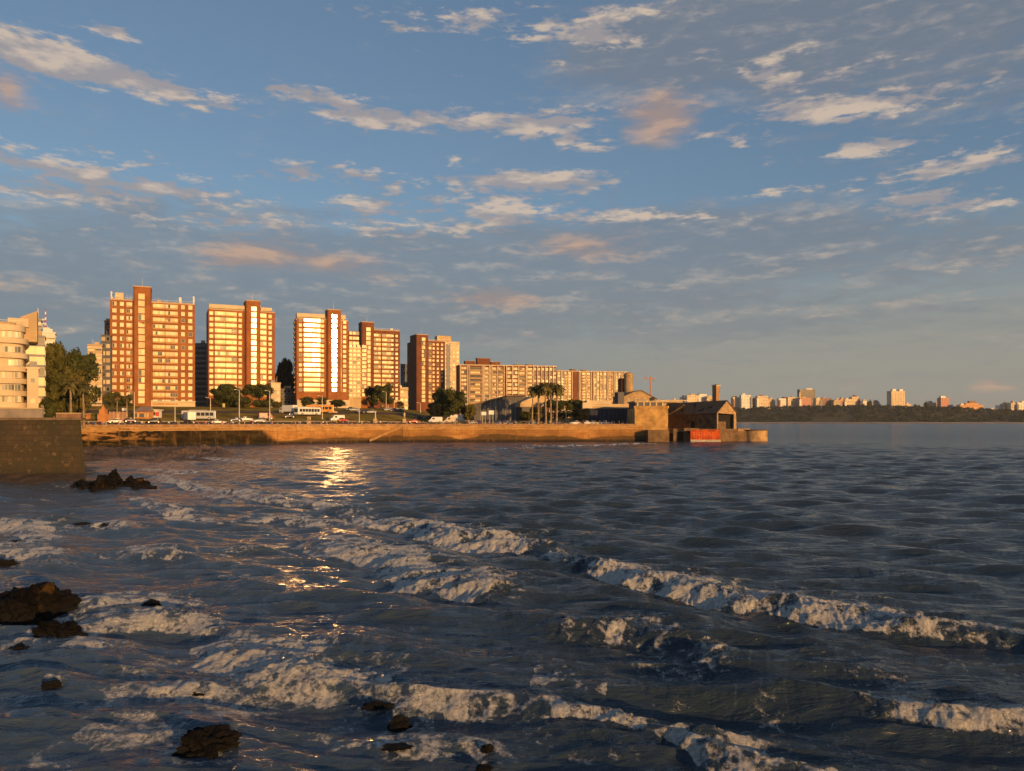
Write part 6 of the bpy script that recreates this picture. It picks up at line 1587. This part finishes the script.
# ------------------------------------------------------------ far shore
def build_far():
    Y0 = 2150
    def hz(x, t):   # height of the headland behind the beach
        px = CX+x/(Y0+t)*F
        prof = np.interp(px, [560,660,700,760,800,860,900,950,1000,1100,1300], [30,38,40,42,44,45,42,38,28,24,22])
        u = min(1, max(0, (t-25)/230)); return 2.2+prof*(u*u*(3-2*u))
    xs = np.arange(-2600, 3000, 28.0); ts = [-20,0,8,25,60,100,150,200,260,330,450,700,1200]
    vs = []; fs = []; ms = []
    yo = lambda x: 90*math.sin(x/420+1)+25*math.sin(x/97)
    for x in xs:
        for t in ts:
            z = -2 if t < 0 else (1.2 if t == 0 else hz(x, t)+(1.5*math.sin(x/37+t/31) if t > 40 else 0)); vs.append((x, Y0+t+yo(x), z))
    m = len(ts)
    for i in range(len(xs)-1):
        for j in range(m-1): fs.append((i*m+j, (i+1)*m+j, (i+1)*m+j+1, i*m+j+1)); ms.append(0 if j < 3 else 1)
    me = bpy.data.meshes.new('far_shore'); me.from_pydata(vs, [], fs); me.materials.append(M('beach_sand', (0.46,0.30,0.17), .95, .3, .03)); me.materials.append(M('headland_grass', (0.035,0.038,0.014), .95, .5, .02, col2=(0.075,0.055,0.022)))
    me.polygons.foreach_set('material_index', ms); me.update(); struct(link('far_shore', me))
    # woods of the headland: read as one mass
    rr = random.Random(3); V = []; Fc = []
    for k in range(2600):
        x = rr.uniform(-100, 1750); t = 40+rr.random()**1.2*330; y = Y0+t+yo(x); z = hz(x, t); px = CX+x/y*F
        if 815 < px < 850 and t < 110: continue
        if rr.random() < .25 and t < 90: continue
        h = rr.uniform(5,11)*(1.0 if t < 250 else 1.15); r = rr.uniform(4,8)
        for q in range(26):
            a = rr.uniform(0,6.28); e = math.acos(rr.uniform(-.5,1)); s = rr.uniform(.75,1.05)
            c = Vector((x+r*s*math.sin(e)*math.cos(a), y+r*s*math.sin(e)*math.sin(a), z+h*.55+h*.45*s*math.cos(e)))
            n_ = Vector((math.sin(e)*math.cos(a)+rr.gauss(0,.3), math.sin(e)*math.sin(a)+rr.gauss(0,.3), math.cos(e)+rr.gauss(0,.3))).normalized(); t1 = n_.orthogonal().normalized(); t2 = n_.cross(t1); l = rr.uniform(1.2,2.4); o = len(V)
            V += [c-t1*l, c-t2*l, c+t1*l, c+t2*l]; Fc.append((o,o+1,o+2,o+3))
    me = bpy.data.meshes.new('far_woods'); me.from_pydata([tuple(v) for v in V], [], Fc); me.materials.append(leaf_mat('leaf_far', (0.016,0.028,0.010), (0.038,0.046,0.014))); me.update()
    o = link('far_woods', me); tag(o, 'dark olive wooded slope along the far shore', 'woodland'); o['kind'] = 'stuff'
    # town on the far shore
    Wf = window_mat('window_glass_far', (0.16,0.12,0.09), (0.34,0.26,0.18), .4, .6)
    cols = {'cream':m_cream,'white':m_white,'sand':m_cream2,'pink':M('plaster_pink', (0.48,0.24,0.16), .9, .15),'brown':M('plaster_brown', (0.26,0.15,0.10), .9, .2),'grey':m_grey,'dark':M('tower_glass_grey', (0.13,0.115,0.09), .5, .15),'orange':M('plaster_orange', (0.55,0.29,0.12), .9, .15)}
    B = [ # px0, px1, top, colour, floors, columns, label, distance
     (652,661,401.5,'white',5,4,'white far house just right of the stone hall',2450),(661,672,400.6,'cream',5,4,'cream far house left of the ruin chimney, first of the row',2500),
     (672,680,400,'brown',5,3,'brown roofed far house between cream ones, left of the ruin chimney',2480),(681.5,686.5,397,'white',7,2,'slim pale far block left of the stepped cream one',2500),
     (687,699,395.3,'cream',8,5,'stepped cream far block left of the ruin chimney, widest of its row',2480),(699,707,394.2,'white',8,3,'white far block with the highest roof left of the ruin chimney',2520),(707,712.5,396.5,'sand',7,3,'sand coloured far block touching the left edge of the chimney',2500),
     (733,741,397.3,'cream',7,3,'cream far block just right of the ruin gable',2460),(741.5,751,395.2,'white',8,4,'bright white far block second right of the ruin gable',2440),(752,757,399,'brown',6,2,'dark brown far block between two bright ones right of the ruin',2480),
     (757.5,768,396,'cream',8,4,'broad cream far block with a white top, right of the ruin',2440),(768,774,398.5,'sand',7,3,'sand far block stepping down right of the broad cream one',2460),
     (779,789,398.6,'white',6,4,'white far block left of the grey office tower, lower of two',2440),(788,799,397.5,'cream',6,5,'cream far block directly left of the grey office tower',2440),
     (799.6,815.2,389.6,'dark',12,7,'dark grey office tower on the far shore, broad and flat topped',2560),(800,811,397.8,'pink',5,4,'pinkish far block in front of the grey office tower',2420),
     (816,820.5,398.2,'cream',6,2,'narrow cream far block right of the grey office tower',2430),(821,831.5,398.4,'brown',6,4,'red brown far block right of the grey office tower',2440),(834,840,400,'sand',5,3,'low yellow far block right of the red brown one',2420),
     (840,844.5,399,'pink',5,2,'small pink far block beside the low yellow one',2430),(845,852,399.2,'cream',5,3,'cream far block left of the stepped one in the middle of the headland',2430),(852,859,396.8,'cream',7,3,'stepped cream far block highest in the middle of the headland',2450),
     (863,868,401,'white',4,2,'tiny white far house in the middle of the headland',2430),(872,879.5,401.6,'grey',3,3,'tiny grey far house left of the tall cream tower',2440),
     (905.5,911,404,'cream',4,2,'small cream far house at the right foot of the tall cream tower',2420),(928,938,402.6,'cream',5,4,'cream far house left of the pink tower',2440),
     (950,956,406.5,'grey',4,3,'small grey far block right of the pink tower',2430),
     (990.5,1000,409.5,'cream',4,4,'low cream far block left of the right edge group',2420),(999,1006,405.5,'white',6,3,'white gabled far block left of the right edge group',2430),(1004,1012,403.8,'sand',8,3,'sand far block first of the right edge group',2420),
     (1011,1018,402.8,'cream',9,3,'cream far block second of the right edge group',2400),(1017.5,1028,402.6,'white',9,4,'white far block cut by the right edge of the picture',2400),(1029,1040,406,'cream',6,4,'cream far block beyond the right edge',2400)]
    for a, b_, pt, c, fl, nc, lab, Y in B:
        r2_, f = simple_block(lab, a, b_, pt, Y, 12, 14, cols[c], fl, nc, Wf, name='apartment_building', w=3.2, h=2.6, z0=10, cap=40, skip=.1, group='buildings of the far shore')
        w_ = b_-a; u = rr.uniform(.05,.5); mats_ = (m_cream, m_white, m_brick2, m_cream2, m_grey); q = MB(); q.box(f.x(a+w_*u), f.x(a+w_*(u+rr.uniform(.2,.4))), 2, 9, f.z(pt)+.45, f.z(pt)+rr.uniform(3,6.5), rr.choice(mats_)); q.build('roof_house', r2_)
        q = MB(); s_ = rr.choice((-1,1)); wx = (b_ if s_ > 0 else a); q.box(f.x(wx-.9), f.x(wx+.9), -3, -.01, 0, f.z(pt+rr.uniform(1.2,3)), rr.choice(mats_)); q.build('wing', r2_)
    # tall cream tower, pink tower, stepped orange block
    r_, f = simple_block('tall cream tower with a darker left side, highest building right of the headland middle', 891.5, 905, 391.2, 2400, 22, 18, cols['cream'], 18, 5, Wf, name='apartment_tower', cat='apartment tower', w=3, h=2, z0=10, side='l', group='buildings of the far shore')
    q = MB(); q.box(f.x(893), f.x(896.5), 2, 9, f.z(391.2)+.4, f.z(389), cols['white']); q.box(f.x(900), f.x(903.5), 2, 9, f.z(391.2)+.4, f.z(389), cols['white']); q.build('roof_house', r_)
    r_, f = simple_block('pink far tower with a dark left side, right of the tall cream far tower', 941, 949.2, 398, 2400, 22, 14, cols['pink'], 12, 3, Wf, name='apartment_tower', cat='apartment tower', w=3, h=2, z0=10, side='l', group='buildings of the far shore')
    q = MB(); q.box(f.x(941.5), f.x(946), 2, 9, f.z(398)+.4, f.z(396), cols['white']); q.build('roof_house', r_)
    r_, f = simple_block('wide orange block with a stepped brown centre, between the pink tower and the right edge', 960, 983.5, 405, 2380, 16, 14, cols['orange'], 7, 8, Wf, w=3, h=2.2, z0=10, group='buildings of the far shore')
    q = MB(); q.box(f.x(966), f.x(979), 1, 11, f.z(405)+.4, f.z(403), cols['orange']); q.box(f.x(970), f.x(976.5), 2, 10, f.z(403)+.003, f.z(401), cols['brown']); q.box(f.x(961.5), f.x(964.5), 2, 8, f.z(405)+.4, f.z(403.6), cols['white']); q.build('upper_storeys', r_)
    # beach huts / cars glints on the far sea front wall
    G = 'lone trees of the far headland'
    for px, pt, w, l in ((926,401,6,'dark pointed tree on the far headland, right of the tall cream tower'),(868.5,399.5,5,'small tree sticking up on the far headland middle'),(918,404,8,'low dark tree right of the tall cream tower'),(1010,411,14,'low broad tree in front of the right edge buildings'),(955,409,12,'low broad tree between the pink tower and the orange block')):
        Y = 2330; X = (px-CX)/F*Y; z = hz(X, 150); h = EYE-(pt-HY)/F*Y-z
        tree(l, X, Y, z, h, w/2/F*Y, 'dark', 1, group=G, n=900, leaf=.6, low=.05)

def build_haze():
    m = bpy.data.materials.new('haze_air'); m.use_nodes = True; nt = m.node_tree; nt.nodes.remove(nt.nodes['Principled BSDF'])
    pv = nt.nodes.new('ShaderNodeVolumePrincipled'); pv.inputs['Color'].default_value = (.86,.88,.92,1); pv.inputs['Density'].default_value = HAZE; pv.inputs['Anisotropy'].default_value = 0.0
    nt.links.new(pv.outputs[0], nt.nodes['Material Output'].inputs['Volume'])
    q = MB(); q.box(-46000, 46000, -60, 46000, -5, 85, m); o = q.build('haze'); o['kind'] = 'stuff'; o['label'] = 'thin pale sea air fading the far shore'
HAZE = 0.000045
build_land(); build_seawall(); build_towers(); build_blocks(); build_ruin(); build_trees(); build_vehicles(); build_people(); build_furniture()
build_rocks(); build_near_wall(); build_far(); build_sea(); build_haze()
